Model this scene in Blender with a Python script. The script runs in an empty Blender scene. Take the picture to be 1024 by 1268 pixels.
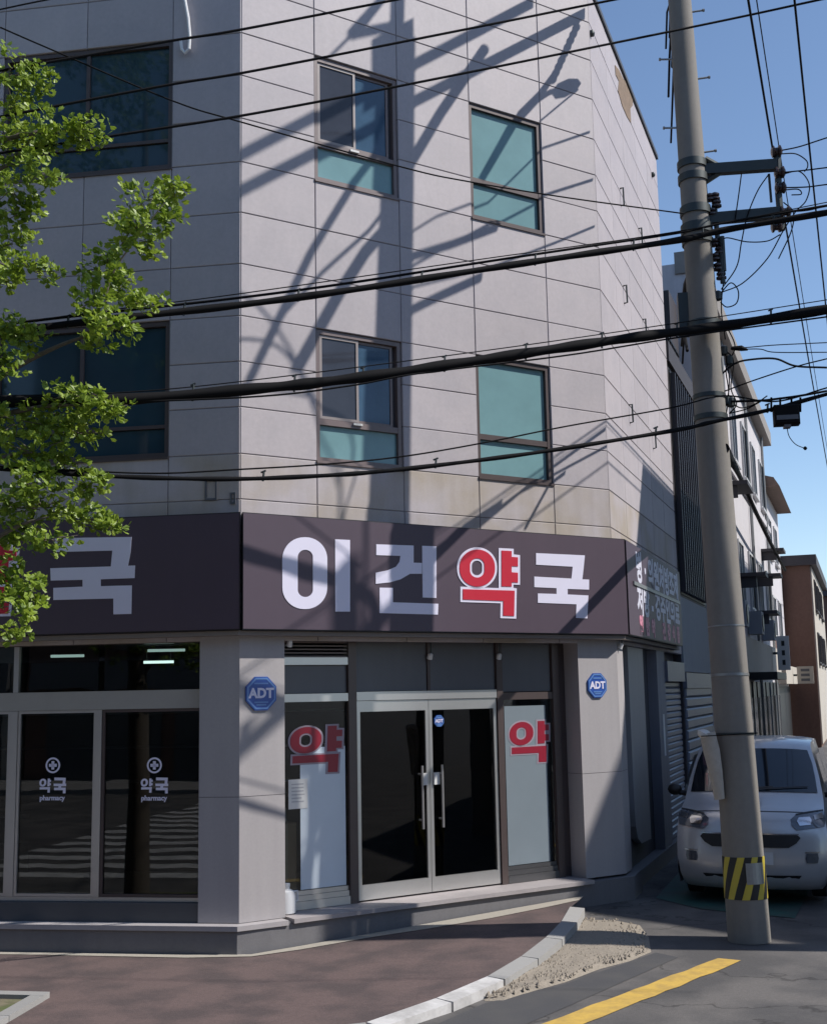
import bpy, bmesh, math, random
from mathutils import Vector, Matrix
random.seed(7)
R = math.radians

# ------------------------------------------------------------------ camera
F_PX, TILT, ROLL = 1500.0, R(8.53), R(-1.09)      # focal length in px of a 1024 px wide picture
CAM = Vector((0, 0, 2.6))
_r = Vector((1, 0, 0)); _f = Vector((0, math.cos(TILT), math.sin(TILT))); _u = _r.cross(_f)
_c, _s = math.cos(ROLL), math.sin(ROLL)
CR_, CU_ = _r * _c + _u * _s, _u * _c - _r * _s
scene = bpy.context.scene
cam = bpy.data.cameras.new('camera'); co = bpy.data.objects.new('camera', cam)
scene.collection.objects.link(co)
cam.sensor_fit = 'HORIZONTAL'; cam.sensor_width = 36; cam.lens = 36 * F_PX / 1024
cam.clip_start = .1; cam.clip_end = 3000
m = Matrix((CR_, CU_, -_f)).transposed().to_4x4(); m.translation = CAM
co.matrix_world = m
scene.camera = co

# ------------------------------------------------------------------ sky, sun, exposure
SUN_AZ, SUN_EL = 98.2, 46.0
w = bpy.data.worlds.new('World'); scene.world = w; w.use_nodes = True
nt = w.node_tree; bg = nt.nodes['Background']
sky = nt.nodes.new('ShaderNodeTexSky'); sky.sky_type = 'NISHITA'; sky.sun_disc = False
sky.sun_elevation = R(SUN_EL); sky.sun_rotation = R(SUN_AZ)
sky.altitude = 800; sky.air_density = 1.0; sky.dust_density = .4; sky.ozone_density = 2.2
nt.links.new(sky.outputs[0], bg.inputs[0]); bg.inputs[1].default_value = .118
SUNV = Vector((math.sin(R(SUN_AZ)) * math.cos(R(SUN_EL)), math.cos(R(SUN_AZ)) * math.cos(R(SUN_EL)), math.sin(R(SUN_EL))))
sl = bpy.data.lights.new('sun', 'SUN'); sl.energy = 3.9; sl.angle = R(.5); sl.color = (1, .95, .89)
so = bpy.data.objects.new('sun', sl); scene.collection.objects.link(so)
so.rotation_euler = (-SUNV).to_track_quat('-Z', 'Y').to_euler(); so.location = (20, -5, 40)
scene.view_settings.view_transform = 'Standard'; scene.view_settings.look = 'None'
scene.view_settings.exposure = .45; scene.view_settings.gamma = 1
scene.render.engine = 'CYCLES'
scene.cycles.max_bounces = 8; scene.cycles.transparent_max_bounces = 16

# ------------------------------------------------------------------ helpers
C = scene.collection
class Frame:
    """wall frame: s along the wall, d outward, z up"""
    def __init__(self, o, ang, flip=False):
        a = R(ang); self.o = Vector((o[0], o[1], 0))
        self.s = Vector((math.sin(a), math.cos(a), 0)); self.n = Vector((self.s.y, -self.s.x, 0))
        if flip: self.s = -self.s
    def P(self, s, d, z): return self.o + self.s * s + self.n * d + Vector((0, 0, z))
def ray(u, v): return CR_ * ((u - 512) / F_PX) - CU_ * ((v - 634) / F_PX) + _f
def on_plane(u, v, p, n):
    d = ray(u, v); return CAM + d * ((p - CAM).dot(n) / d.dot(n))
def on_frame(u, v, F, d=0):
    p = on_plane(u, v, F.P(0, d, 0), F.n) - F.o; return p.dot(F.s), p.z
def on_z(u, v, z): d = ray(u, v); return CAM + d * ((z - CAM.z) / d.z)
def on_y(u, v, y): d = ray(u, v); return CAM + d * (y / d.y)

class MB:
    def __init__(self): self.v = []; self.f = []; self.sm = False
    def add(self, vs, fs):
        b = len(self.v); self.v += [Vector(x) for x in vs]; self.f += [[i + b for i in q] for q in fs]; return self
    def hexa(self, p):    # 8 points: bottom 4, top 4
        return self.add(p, [(0, 1, 2, 3), (7, 6, 5, 4), (0, 4, 5, 1), (1, 5, 6, 2), (2, 6, 7, 3), (3, 7, 4, 0)])
    def box(self, F, s0, s1, d0, d1, z0, z1):
        return self.hexa([F.P(s0, d0, z0), F.P(s1, d0, z0), F.P(s1, d1, z0), F.P(s0, d1, z0),
                          F.P(s0, d0, z1), F.P(s1, d0, z1), F.P(s1, d1, z1), F.P(s0, d1, z1)])
    def panel(self, F, s0, s1, z0, z1, d0, d1, c=.006):
        a = [F.P(s, d0, z) for s, z in ((s0, z0), (s1, z0), (s1, z1), (s0, z1))]
        b = [F.P(s, d1 - c, z) for s, z in ((s0, z0), (s1, z0), (s1, z1), (s0, z1))]
        e = [F.P(s, d1, z) for s, z in ((s0 + c, z0 + c), (s1 - c, z0 + c), (s1 - c, z1 - c), (s0 + c, z1 - c))]
        fs = [(8, 9, 10, 11)]
        for i in range(4):
            j = (i + 1) % 4; fs += [(i, j, 4 + j, 4 + i), (4 + i, 4 + j, 8 + j, 8 + i)]
        return self.add(a + b + e, fs)
    def frame(self, F, s0, s1, z0, z1, wd, d0, d1):
        self.box(F, s0, s1, d0, d1, z0, z0 + wd); self.box(F, s0, s1, d0, d1, z1 - wd, z1)
        self.box(F, s0, s0 + wd, d0, d1, z0 + wd, z1 - wd); return self.box(F, s1 - wd, s1, d0, d1, z0 + wd, z1 - wd)
    def prism(self, F, pts, d0, d1):
        n = len(pts); a = [F.P(s, d0, z) for s, z in pts]; b = [F.P(s, d1, z) for s, z in pts]
        return self.add(a + b, [list(range(n, 2 * n)), list(range(n))[::-1]] + [(i, (i + 1) % n, n + (i + 1) % n, n + i) for i in range(n)])
    def ring(self, F, out, inn, d0, d1):
        n = len(out); V = [F.P(s, d, z) for d in (d0, d1) for L in (out, inn) for s, z in L]; fs = []
        for i in range(n):
            j = (i + 1) % n
            fs += [(2 * n + i, 2 * n + j, 3 * n + j, 3 * n + i), (i, j, 2 * n + j, 2 * n + i), (n + i, 3 * n + i, 3 * n + j, n + j), (i, n + i, n + j, j)]
        return self.add(V, fs)
    def sheet(self, pts, t=None):      # polygon of 3D points (horizontal), optional thickness downwards
        n = len(pts)
        if t is None: return self.add(pts, [list(range(n))])
        lo = [Vector(p) - Vector((0, 0, t)) for p in pts]
        return self.add(list(pts) + lo, [list(range(n)), list(range(n, 2 * n))[::-1]] + [(i, n + i, n + (i + 1) % n, (i + 1) % n) for i in range(n)])
    def tube(self, pts, r, k=8, caps=True):
        pts = [Vector(p) for p in pts]; n = len(pts)
        rs = r if isinstance(r, (list, tuple)) else [r] * n
        b = len(self.v); prev = None
        for i, p in enumerate(pts):
            t = (pts[min(i + 1, n - 1)] - pts[max(i - 1, 0)]).normalized()
            if prev is None:
                a = Vector((0, 0, 1)) if abs(t.z) < .9 else Vector((1, 0, 0)); prev = t.cross(a).normalized()
            x = (prev - t * prev.dot(t)).normalized(); y = t.cross(x); prev = x
            for j in range(k):
                g = 2 * math.pi * j / k; self.v.append(p + (x * math.cos(g) + y * math.sin(g)) * rs[i])
        for i in range(n - 1):
            for j in range(k):
                q = (j + 1) % k; self.f.append([b + i * k + j, b + i * k + q, b + (i + 1) * k + q, b + (i + 1) * k + j])
        if caps: self.f += [[b + j for j in range(k)][::-1], [b + (n - 1) * k + j for j in range(k)]]
        return self
    def lathe(self, c, prof, k=16, axis=None):
        c = Vector(c); ax = Vector(axis or (0, 0, 1)).normalized()
        a = Vector((1, 0, 0)) if abs(ax.x) < .8 else Vector((0, 1, 0)); x = ax.cross(a).normalized(); y = ax.cross(x)
        b = len(self.v); n = len(prof)
        for r, z in prof:
            for j in range(k):
                g = 2 * math.pi * j / k; self.v.append(c + ax * z + (x * math.cos(g) + y * math.sin(g)) * r)
        for i in range(n - 1):
            for j in range(k):
                q = (j + 1) % k; self.f.append([b + i * k + j, b + i * k + q, b + (i + 1) * k + q, b + (i + 1) * k + j])
        self.f += [[b + j for j in range(k)][::-1], [b + (n - 1) * k + j for j in range(k)]]
        return self

def wloc(p): return Vector(p['_w']) if p is not None else Vector((0, 0, 0))
def obj(name, mb, mat, parent=None, smooth=False, recalc=True, label=None, loc=None):
    """one mesh object; vertices are given in world space and stored relative to the object's origin"""
    if loc is None:
        if parent is not None: loc = wloc(parent)
        else:
            xs = [v.x for v in mb.v]; ys = [v.y for v in mb.v]; zs = [v.z for v in mb.v]
            loc = Vector(((min(xs) + max(xs)) / 2, (min(ys) + max(ys)) / 2, min(zs)))
    loc = Vector(loc)
    me = bpy.data.meshes.new(name); me.from_pydata([v - loc for v in mb.v], [], mb.f); me.update()
    if recalc:
        bm = bmesh.new(); bm.from_mesh(me); bmesh.ops.recalc_face_normals(bm, faces=bm.faces[:]); bm.to_mesh(me); bm.free()
    if smooth:
        me.polygons.foreach_set('use_smooth', [True] * len(me.polygons))
        try: me.set_sharp_from_angle(angle=R(smooth if smooth is not True else 45))
        except Exception: pass
    me.materials.append(mat)
    o = bpy.data.objects.new(name, me); C.objects.link(o)
    o['_w'] = loc[:]
    if parent is not None: o.parent = parent; o.location = loc - wloc(parent)
    else: o.location = loc
    if label: o['label'] = label
    return o
def thing(name, label, cat, loc, group=None):
    o = bpy.data.objects.new(name, None); C.objects.link(o); o.empty_display_size = .2
    o.location = loc; o['_w'] = Vector(loc)[:]; o['label'] = label; o['category'] = cat
    if group: o['group'] = group
    return o
def tag(o, label, cat, group=None):
    o['label'] = label; o['category'] = cat
    if group: o['group'] = group
    return o
def struct(name, mb, mat, parent=None, **k):
    o = obj(name, mb, mat, parent, **k)
    if parent is None: o['kind'] = 'structure'
    return o

# ------------------------------------------------------------------ materials
_mats = {}
def mat(name, col, rough=.7, var=.12, scale=6, bump=0, bscale=None, metal=0, spec=.5, rnd=0, streak=0, col2=None, patch=0, coat=0):
    if name in _mats: return _mats[name]
    M = bpy.data.materials.new(name); M.use_nodes = True; t = M.node_tree; N = t.nodes; L = t.links
    b = N['Principled BSDF']; b.inputs['Roughness'].default_value = rough; b.inputs['Metallic'].default_value = metal
    b.inputs['Specular IOR Level'].default_value = spec; b.inputs['Coat Weight'].default_value = coat
    tc = N.new('ShaderNodeTexCoord')
    n1 = N.new('ShaderNodeTexNoise'); n1.inputs['Scale'].default_value = scale; n1.inputs['Detail'].default_value = 8; n1.inputs['Roughness'].default_value = .65
    L.new(tc.outputs['Object'], n1.inputs['Vector'])
    def math_(op, a, bb):
        q = N.new('ShaderNodeMath'); q.operation = op
        for i, x in enumerate((a, bb)):
            if isinstance(x, (int, float)): q.inputs[i].default_value = x
            else: L.new(x, q.inputs[i])
        return q.outputs[0]
    fac = math_('MULTIPLY_ADD', n1.outputs['Fac'], 2 * var); fac.node.inputs[2].default_value = 1 - var
    if rnd:
        oi = N.new('ShaderNodeObjectInfo'); k = math_('MULTIPLY_ADD', oi.outputs['Random'], 2 * rnd); k.node.inputs[2].default_value = 1 - rnd
        fac = math_('MULTIPLY', fac, k)
    if streak:
        mp = N.new('ShaderNodeMapping'); mp.inputs['Scale'].default_value = (5, 5, .35); L.new(tc.outputs['Object'], mp.inputs[0])
        n2 = N.new('ShaderNodeTexNoise'); n2.inputs['Scale'].default_value = 1.6; n2.inputs['Detail'].default_value = 5; L.new(mp.outputs[0], n2.inputs['Vector'])
        k = math_('MULTIPLY_ADD', n2.outputs['Fac'], 2 * streak); k.node.inputs[2].default_value = 1 - streak
        fac = math_('MULTIPLY', fac, k)
    mx = N.new('ShaderNodeMix'); mx.data_type = 'RGBA'; mx.blend_type = 'MULTIPLY'; mx.inputs[0].default_value = 1
    mx.inputs[6].default_value = (*col, 1)
    if col2:
        n3 = N.new('ShaderNodeTexNoise'); n3.inputs['Scale'].default_value = patch or .8; n3.inputs['Detail'].default_value = 6; L.new(tc.outputs['Object'], n3.inputs['Vector'])
        rp = N.new('ShaderNodeValToRGB'); rp.color_ramp.elements[0].position = .42; rp.color_ramp.elements[1].position = .62
        rp.color_ramp.elements[0].color = (*col, 1); rp.color_ramp.elements[1].color = (*col2, 1)
        L.new(n3.outputs['Fac'], rp.inputs[0]); L.new(rp.outputs[0], mx.inputs[6])
    L.new(fac, mx.inputs[7]); L.new(mx.outputs[2], b.inputs['Base Color'])
    if bump:
        nb = N.new('ShaderNodeTexNoise'); nb.inputs['Scale'].default_value = bscale or scale * 4; nb.inputs['Detail'].default_value = 6
        L.new(tc.outputs['Object'], nb.inputs['Vector'])
        bp = N.new('ShaderNodeBump'); bp.inputs['Strength'].default_value = bump; bp.inputs['Distance'].default_value = .01
        L.new(nb.outputs['Fac'], bp.inputs['Height']); L.new(bp.outputs[0], b.inputs['Normal'])
    _mats[name] = M; return M
def glass(name, tint, ior=1.5, rough=.0):
    if name in _mats: return _mats[name]
    M = bpy.data.materials.new(name); M.use_nodes = True; t = M.node_tree; N = t.nodes; L = t.links; N.clear()
    o = N.new('ShaderNodeOutputMaterial'); tr = N.new('ShaderNodeBsdfTransparent'); tr.inputs[0].default_value = (*tint, 1)
    gl = N.new('ShaderNodeBsdfGlossy'); gl.inputs['Roughness'].default_value = rough
    fr = N.new('ShaderNodeFresnel'); fr.inputs[0].default_value = ior
    tc = N.new('ShaderNodeTexCoord'); nz = N.new('ShaderNodeTexNoise'); nz.inputs['Scale'].default_value = 1.3; L.new(tc.outputs['Object'], nz.inputs['Vector'])
    bp = N.new('ShaderNodeBump'); bp.inputs['Strength'].default_value = .06; bp.inputs['Distance'].default_value = .02; L.new(nz.outputs['Fac'], bp.inputs['Height'])
    L.new(bp.outputs[0], gl.inputs['Normal'])
    mx = N.new('ShaderNodeMixShader'); L.new(fr.outputs[0], mx.inputs[0]); L.new(tr.outputs[0], mx.inputs[1]); L.new(gl.outputs[0], mx.inputs[2]); L.new(mx.outputs[0], o.inputs[0])
    _mats[name] = M; return M
def emis(name, col, st):
    M = mat(name, col, .5, var=0); b = M.node_tree.nodes['Principled BSDF']
    b.inputs['Emission Color'].default_value = (*col, 1); b.inputs['Emission Strength'].default_value = st; return M

STONE = mat('stone_cladding', (.43, .392, .405), .6, var=.13, scale=20, bump=.1, bscale=110, rnd=.05, streak=.045, col2=(.405, .372, .388), patch=2.2)
JOINT = mat('dark_joint', (.1, .095, .1), .9); SEAL = mat('joint_sealant', (.19, .175, .18), .9)
STONEB = mat('stained_stone', (.43, .392, .405), .65, var=.1, scale=45, bump=.08, bscale=120, rnd=.04, streak=.14, col2=(.37, .32, .27), patch=1.1)
CONC = mat('column_stone', (.37, .348, .352), .65, var=.1, scale=40, bump=.08, bscale=120, streak=.1)
LEDGE = mat('ledge_stone', (.15, .147, .155), .75, var=.14, scale=25, bump=.15, bscale=80, streak=.1)
ALU = mat('aluminium', (.52, .51, .5), .35, var=.06, scale=8, metal=.75)
BRONZE = mat('bronze_frame', (.09, .068, .065), .4, var=.1, scale=8, metal=.2)
BROWNF = mat('brown_window_frame', (.17, .13, .125), .4, var=.1, scale=8)
DGREY = mat('dark_grey_panel', (.115, .118, .13), .45, var=.08, scale=5, streak=.08)
SIGNM = mat('sign_film', (.075, .052, .074), .5, var=.07, scale=3, streak=.05)
SIGNE = mat('sign_edge', (.02, .018, .022), .5)
WHITE = mat('white_letter', (.74, .72, .86), .45, var=.03)
REDL = mat('red_letter', (.55, .02, .045), .4, var=.05)
DRED = mat('dark_red_letter', (.28, .01, .03), .4, var=.05)
TEAL = mat('teal_film_pane', (.175, .315, .33), .2, var=.32, scale=1.0, spec=.4, rnd=.06)
TEALD = mat('dark_teal_pane', (.025, .055, .075), .05, var=.3, scale=1.6, spec=.4)
SASHG = mat('dark_sash_pane', (.045, .05, .065), .06, var=.4, scale=2.2, spec=.3)
CURT = mat('blue_curtain', (.05, .10, .16), .08, var=.45, scale=2.4, spec=.35)
SHOPG = glass('shop_glass', (.2, .21, .22), 1.5)
CLEARG = glass('clear_glass', (.8, .84, .85), 1.5)
LSHOPG = glass('side_shop_glass', (.42, .46, .46), 1.65)
FILM = mat('frosted_film', (.62, .70, .77), .4, var=.08, scale=2.5, spec=.5, coat=.3)
BLACK = mat('cable_black', (.007, .007, .008), .8, var=.1, spec=.15)
STEELD = mat('dark_steel', (.055, .065, .065), .5, var=.15, scale=12, metal=.5)
STEEL = mat('galvanised_steel', (.30, .31, .31), .45, var=.15, scale=20, metal=.6)
POLEM = mat('pole_concrete', (.21, .195, .175), .85, var=.13, scale=14, bump=.2, bscale=90, streak=.2)
CERAM = mat('insulator', (.045, .03, .03), .25, var=.1)
DARK = mat('interior_dark', (.03, .03, .032), .8)
PAPER = mat('paper', (.7, .7, .68), .7, var=.05, scale=9)
ROOM = mat('room_wall', (.12, .115, .11), .8)

# ------------------------------------------------------------------ layout of the place
A1, A2, A3 = 56.98, 20.1, 98.95           # compass of corner face, side-street face, main-street face
CL = Vector((-1.9, 13.12, 0)); FW = 5.41  # left end and width of the cut corner
FC = Frame(CL, A1)
CRP = FC.P(FW, 0, 0)
FR = Frame(CRP, A2)
FL = Frame(CL, A3, flip=True)             # s runs to the left
ROAD = -.05
def hs(x): return max(-.03, -.04 + .033 * (x + 1.9))

# ------------------------------------------------------------------ ground
def ground_mat():
    M = mat('asphalt', (.076, .073, .073), .9, var=.38, scale=34, bump=.5, bscale=120, col2=(.128, .119, .113), patch=1.15)
    N = M.node_tree.nodes; L = M.node_tree.links
    tc = N['Texture Coordinate']; vo = N.new('ShaderNodeTexVoronoi'); vo.feature = 'DISTANCE_TO_EDGE'; vo.inputs['Scale'].default_value = .42
    nz = N.new('ShaderNodeTexNoise'); nz.inputs['Scale'].default_value = 2.2; nz.inputs['Detail'].default_value = 5
    ad = N.new('ShaderNodeVectorMath'); ad.operation = 'ADD'; L.new(tc.outputs['Object'], nz.inputs['Vector']); L.new(tc.outputs['Object'], ad.inputs[0]); L.new(nz.outputs['Color'], ad.inputs[1]); L.new(ad.outputs[0], vo.inputs['Vector'])
    rp = N.new('ShaderNodeValToRGB'); rp.color_ramp.elements[0].position = .0; rp.color_ramp.elements[0].color = (.45, .45, .45, 1); rp.color_ramp.elements[1].position = .012; rp.color_ramp.elements[1].color = (1, 1, 1, 1)
    L.new(vo.outputs['Distance'], rp.inputs[0])
    b = N['Principled BSDF']; src = b.inputs['Base Color'].links[0].from_socket
    mx = N.new('ShaderNodeMix'); mx.data_type = 'RGBA'; mx.blend_type = 'MULTIPLY'; mx.inputs[0].default_value = 1
    L.new(src, mx.inputs[6]); L.new(rp.outputs[0], mx.inputs[7]); L.new(mx.outputs[2], b.inputs['Base Color'])
    return M
g = MB(); g.add([(-900, -900, ROAD), (900, -900, ROAD), (900, 900, ROAD), (-900, 900, ROAD)], [(0, 1, 2, 3)])
struct('ground', g, ground_mat(), loc=(0, 0, ROAD))

REDPAVE = mat('red_asphalt', (.122, .085, .08), .9, var=.42, scale=30, bump=.5, bscale=100, col2=(.078, .058, .057), patch=1.9)
def curb_path():
    p = [on_z(u, v, .05) for u, v in ((706, 1128), (694, 1148), (664, 1176), (612, 1207), (540, 1235), (440, 1266))]
    p = [Vector((q.x, q.y, 0)) for q in p]
    p += [Vector((-1.15, 9.95, 0)), Vector((-2.2, 9.85, 0))]
    d = FL.s
    for k in range(1, 9): p.append(p[7] + d * (1.6 * k))
    return p
CP = curb_path()
inner = [FC.P(4.55, .17, 0), FC.P(3.9, .17, 0), FC.P(3.0, .17, 0), FC.P(2.2, .17, 0), FC.P(1.4, .17, 0), FC.P(.6, .17, 0), FC.P(.05, .18, 0), FL.P(.5, .17, 0)]
inner += [inner[7] + FL.s * (1.6 * k) for k in range(1, 9)]
g = MB(); K = 5
for a, b in zip(inner, CP):
    for k in range(K + 1):
        q = a.lerp(b, k / K); g.v.append(Vector((q.x, q.y, hs(q.x))))
for i in range(len(inner) - 1):
    for k in range(K):
        b = i * (K + 1) + k; g.f.append([b, b + 1, b + K + 2, b + K + 1])
struct('pavement', g, REDPAVE)
# pale mortar strip between ledge and red paving
g = MB()
for a, b in zip(inner, CP):
    i_ = inner.index(a); e = a + (b - a).normalized() * ((.3 if i_ < 4 else .18 if i_ < 6 else .13) + random.uniform(-.03, .04))
    g.v += [Vector((a.x, a.y, hs(a.x) + .006)), Vector((e.x, e.y, hs(e.x) + .006))]
for i in range(len(inner) - 1): g.f.append([2 * i, 2 * i + 1, 2 * i + 3, 2 * i + 2])
struct('mortar_strip', g, mat('pale_mortar', (.36, .33, .28), .9, var=.25, scale=22, bump=.3, bscale=60))
# granite kerb, stone by stone
KERB = mat('kerb_granite', (.30, .295, .285), .85, var=.16, scale=50, bump=.2, bscale=120, rnd=.1, streak=.05)
PAINTW = mat('worn_white_paint', (.55, .54, .53), .8, var=.3, scale=18, col2=(.42, .41, .4), patch=3)
KMARK = on_z(548, 1238, .04)
kerb = bpy.data.objects.new('kerb', None); C.objects.link(kerb); kerb['kind'] = 'structure'; kerb['_w'] = (0, 0, 0)
dens = []
for i in range(len(CP) - 1):
    for k in range(8): dens.append(CP[i].lerp(CP[i + 1], k / 8))
def arc(pts, step):
    out = [pts[0]]; acc = 0
    for a, b in zip(pts, pts[1:]):
        acc += (b - a).length
        if acc >= step: out.append(b); acc = 0
    return out
st = arc(dens, .78)
for a, b in zip(st, st[1:]):
    t = (b - a).normalized(); nrm = Vector((-t.y, t.x, 0))
    if nrm.dot(Vector((3, 8, 0)) - a) < 0: nrm = -nrm
    if a.x < -1: nrm = Vector((-.15, -1, 0)).normalized()
    a2 = a + t * .006; b2 = b - t * .006; h = .014
    lo = ROAD - .1; tp = []
    for q, o in ((a2, 0), (b2, 0), (b2, .17), (a2, .17)):
        z = hs(q.x) + h - (.012 if o else 0); x = q + nrm * o; tp.append(Vector((x.x, x.y, z)))
    mb = MB(); mb.hexa([Vector((q.x, q.y, lo)) for q in tp] + tp)
    struct('kerb_stone', mb, PAINTW if ((a + b) / 2 + nrm * .08 - Vector((KMARK.x, KMARK.y, 0))).length < .5 else KERB, kerb)
# gravelly concrete apron beside the kerb
def zpoly(px, z): return [on_z(u, v, z) for u, v in px]
GRAV = mat('gravel_concrete', (.27, .235, .19), .95, var=.5, scale=38, bump=.9, bscale=45, col2=(.27, .235, .19), patch=2)
ap = zpoly([(714, 1136), (760, 1137), (792, 1143), (803, 1158), (806, 1176), (780, 1187), (742, 1197), (700, 1213), (660, 1224), (622, 1236), (600, 1236), (596, 1228), (640, 1208), (676, 1184), (702, 1152)], ROAD + .03)
g = MB(); n = len(ap); cen = sum(ap, Vector()) / n
g.v = [cen + Vector((0, 0, .012))]
for f_, dz in ((.45, .014), (.85, .006), (1.0, -.028)):
    for q in ap: p = cen.lerp(q, f_); g.v.append(Vector((p.x, p.y, q.z + dz + (random.uniform(-.008, .008) if f_ < 1 else 0))))
for i in range(n):
    j = (i + 1) % n; g.f.append([0, 1 + i, 1 + j])
    for r_ in (0, 1): g.f.append([1 + r_ * n + i, 1 + (r_ + 1) * n + i, 1 + (r_ + 1) * n + j, 1 + r_ * n + j])
struct('gravel_apron', g, GRAV)
# loose pebbles of the apron (uncountable)
g = MB()
for k in range(900):
    i = random.randrange(n); q = cen.lerp(ap[i].lerp(ap[(i + 1) % n], random.random()), math.sqrt(random.random()) * .97)
    r_ = random.uniform(.008, .022); z = ROAD + .04
    top = Vector((q.x + random.uniform(-.3, .3) * r_, q.y, z + r_ * .8)); kk = random.randint(4, 6)
    base = [Vector((q.x + r_ * math.cos(6.283 * j / kk + k), q.y + r_ * math.sin(6.283 * j / kk + k), z - .01)) for j in range(kk)]
    g.add(base + [top], [(j, (j + 1) % kk, kk) for j in range(kk)])
o = struct('apron_pebbles', g, mat('pebble', (.29, .25, .2), .9, var=.5, scale=30)); o['kind'] = 'stuff'; tag(o, 'loose tan pebbles set in the gravel apron beside the kerb', 'pebbles')
# white painted stub at the kerb, yellow no-parking line, green painted floor
PAINTY = mat('worn_yellow_paint', (.55, .36, .075), .8, var=.25, scale=25, col2=(.44, .29, .075), patch=5)
yl = zpoly([(655, 1274), (710, 1274), (919, 1190), (890, 1187)], ROAD + .006)
g = MB(); NY = 14
for i in range(NY + 1):
    a = yl[0].lerp(yl[3], i / NY); b = yl[1].lerp(yl[2], i / NY); j = .012
    g.v += [a + Vector((random.uniform(-j, j), random.uniform(-j, j), 0)), b + Vector((random.uniform(-j, j), random.uniform(-j, j), 0))]
for i in range(NY): g.f.append([2 * i, 2 * i + 1, 2 * i + 3, 2 * i + 2])
back = (yl[0] - yl[3]).normalized()
g.add([yl[0], yl[1], yl[1] + back * 6, yl[0] + back * 6], [(0, 1, 2, 3)])
struct('yellow_line', g, PAINTY)
g = MB(); g.sheet([FR.P(.1, .35, ROAD + .008), FR.P(-.55, 1.0, ROAD + .008), FR.P(-.9, 2.1, ROAD + .008), FR.P(4.5, 2.3, ROAD + .008), FR.P(4.5, .3, ROAD + .008)])
struct('green_floor', g, mat('green_floor_paint', (.03, .10, .085), .6, var=.3, scale=9, col2=(.045, .075, .07), patch=2.5))
# patched asphalt strip
g = MB(); g.sheet(zpoly([(600, 1243), (700, 1219), (812, 1180), (840, 1186), (700, 1248), (640, 1274), (520, 1278)], ROAD + .004)); struct('asphalt_patch', g, mat('fresh_asphalt', (.062, .062, .066), .9, var=.3, scale=70, bump=.35, bscale=150, col2=(.075, .073, .073), patch=2))
# pedestrian crossing over the main street (seen mirrored in the shop glass)
cw = bpy.data.objects.new('crosswalk', None); C.objects.link(cw); cw['kind'] = 'structure'; cw['_w'] = (0, 0, 0)
for k in range(15):
    d = 4.9 + .98 * k; g = MB(); g.sheet([FL.P(1.2, d, ROAD + .005), FL.P(6.4, d, ROAD + .005), FL.P(6.4, d + .48, ROAD + .005), FL.P(1.2, d + .48, ROAD + .005)])
    struct('crosswalk_bar', g, PAINTW, cw)
# opposite pavement
g = MB(); g.box(FL, -45, 45, 20.2, 24, ROAD - .1, ROAD + .13); struct('opposite_pavement', g, mat('grey_paving', (.24, .23, .22), .9, var=.15, scale=20))

# ------------------------------------------------------------------ the corner building
bld = thing('pharmacy_building', 'stone-clad corner building with cut corner, teal windows and ground-floor pharmacy', 'building', (CL.x, CL.y, ROAD))
ZJ = [3.2, 3.72, 4.24, 4.75, 5.26, 5.79, 6.31, 6.84, 7.45, 8.06, 8.67, 9.2, 9.73, 10.26, 10.86, 11.45, 12.03, 12.6]
WROWS = ((5.26, 6.84), (8.67, 10.26))
G = .0045
def clad(F, cols, holes, zmin=3.2, zmax=12.6):
    sb = MB()
    for z0, z1 in zip(ZJ, ZJ[1:]):
        if z0 < zmin - .01 or z1 > zmax + .01: continue
        for s0, s1 in zip(cols, cols[1:]):
            if any(s0 >= h[0] - .02 and s1 <= h[1] + .02 and z0 >= h[2] - .02 and z1 <= h[3] + .02 for h in holes): continue
            mb = MB(); mb.panel(F, s0 + G, s1 - G, z0 + G, z1 - G, -.10, random.uniform(-.0012, .0012))
            obj('panel', mb, STONE if z0 > 5 else STONEB, bld)
            sb.box(F, s0, s1, -.0995, -.008, z1 - .007, z1 + .007); sb.box(F, s1 - .007, s1 + .007 if s1 < cols[-1] else s1, -.0995, -.0095, z0, z1)
    obj('joint_sealant', sb, SEAL, bld)
holesC = [(.96, 2.14, *r) for r in WROWS] + [(3.25, 4.45, *r) for r in WROWS]
clad(FC, [0, .96, 2.14, 3.25, 4.45, FW], holesC)
clad(FR, [0, 1.22, 2.44, 3.66, 4.88, 6.18], [])
LW = (.83, 2.95)
holesL = [(*LW, *r) for r in WROWS] + [(4.6, 6.7, *r) for r in WROWS]
clad(FL, [0, .83, 1.9, 2.95, 3.8, 4.6, 5.7, 6.7, 7.8, 9.0], holesL)
# core behind the cladding
core = MB()
ins = .1
foot = [FL.P(9, -ins, 0), FL.P(.04, -ins, 0), FC.P(FW - .035, -ins, 0), FR.P(6.18, -ins, 0), FR.P(6.18, -9, 0), FL.P(9, -9, 0)]
core.sheet([Vector((p.x, p.y, 12.55)) for p in foot], 12.55 - 3.3)
obj('core_wall', core, JOINT, bld)
cop = MB()
for F, a, b in ((FC, -.03, FW + .02), (FR, 0, 6.2), (FL, 0, 9)): cop.box(F, a, b, -.25, .035, 12.603, 12.68)
obj('roof_coping', cop, mat('coping_metal', (.09, .095, .1), .5, metal=.3), bld)
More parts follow.
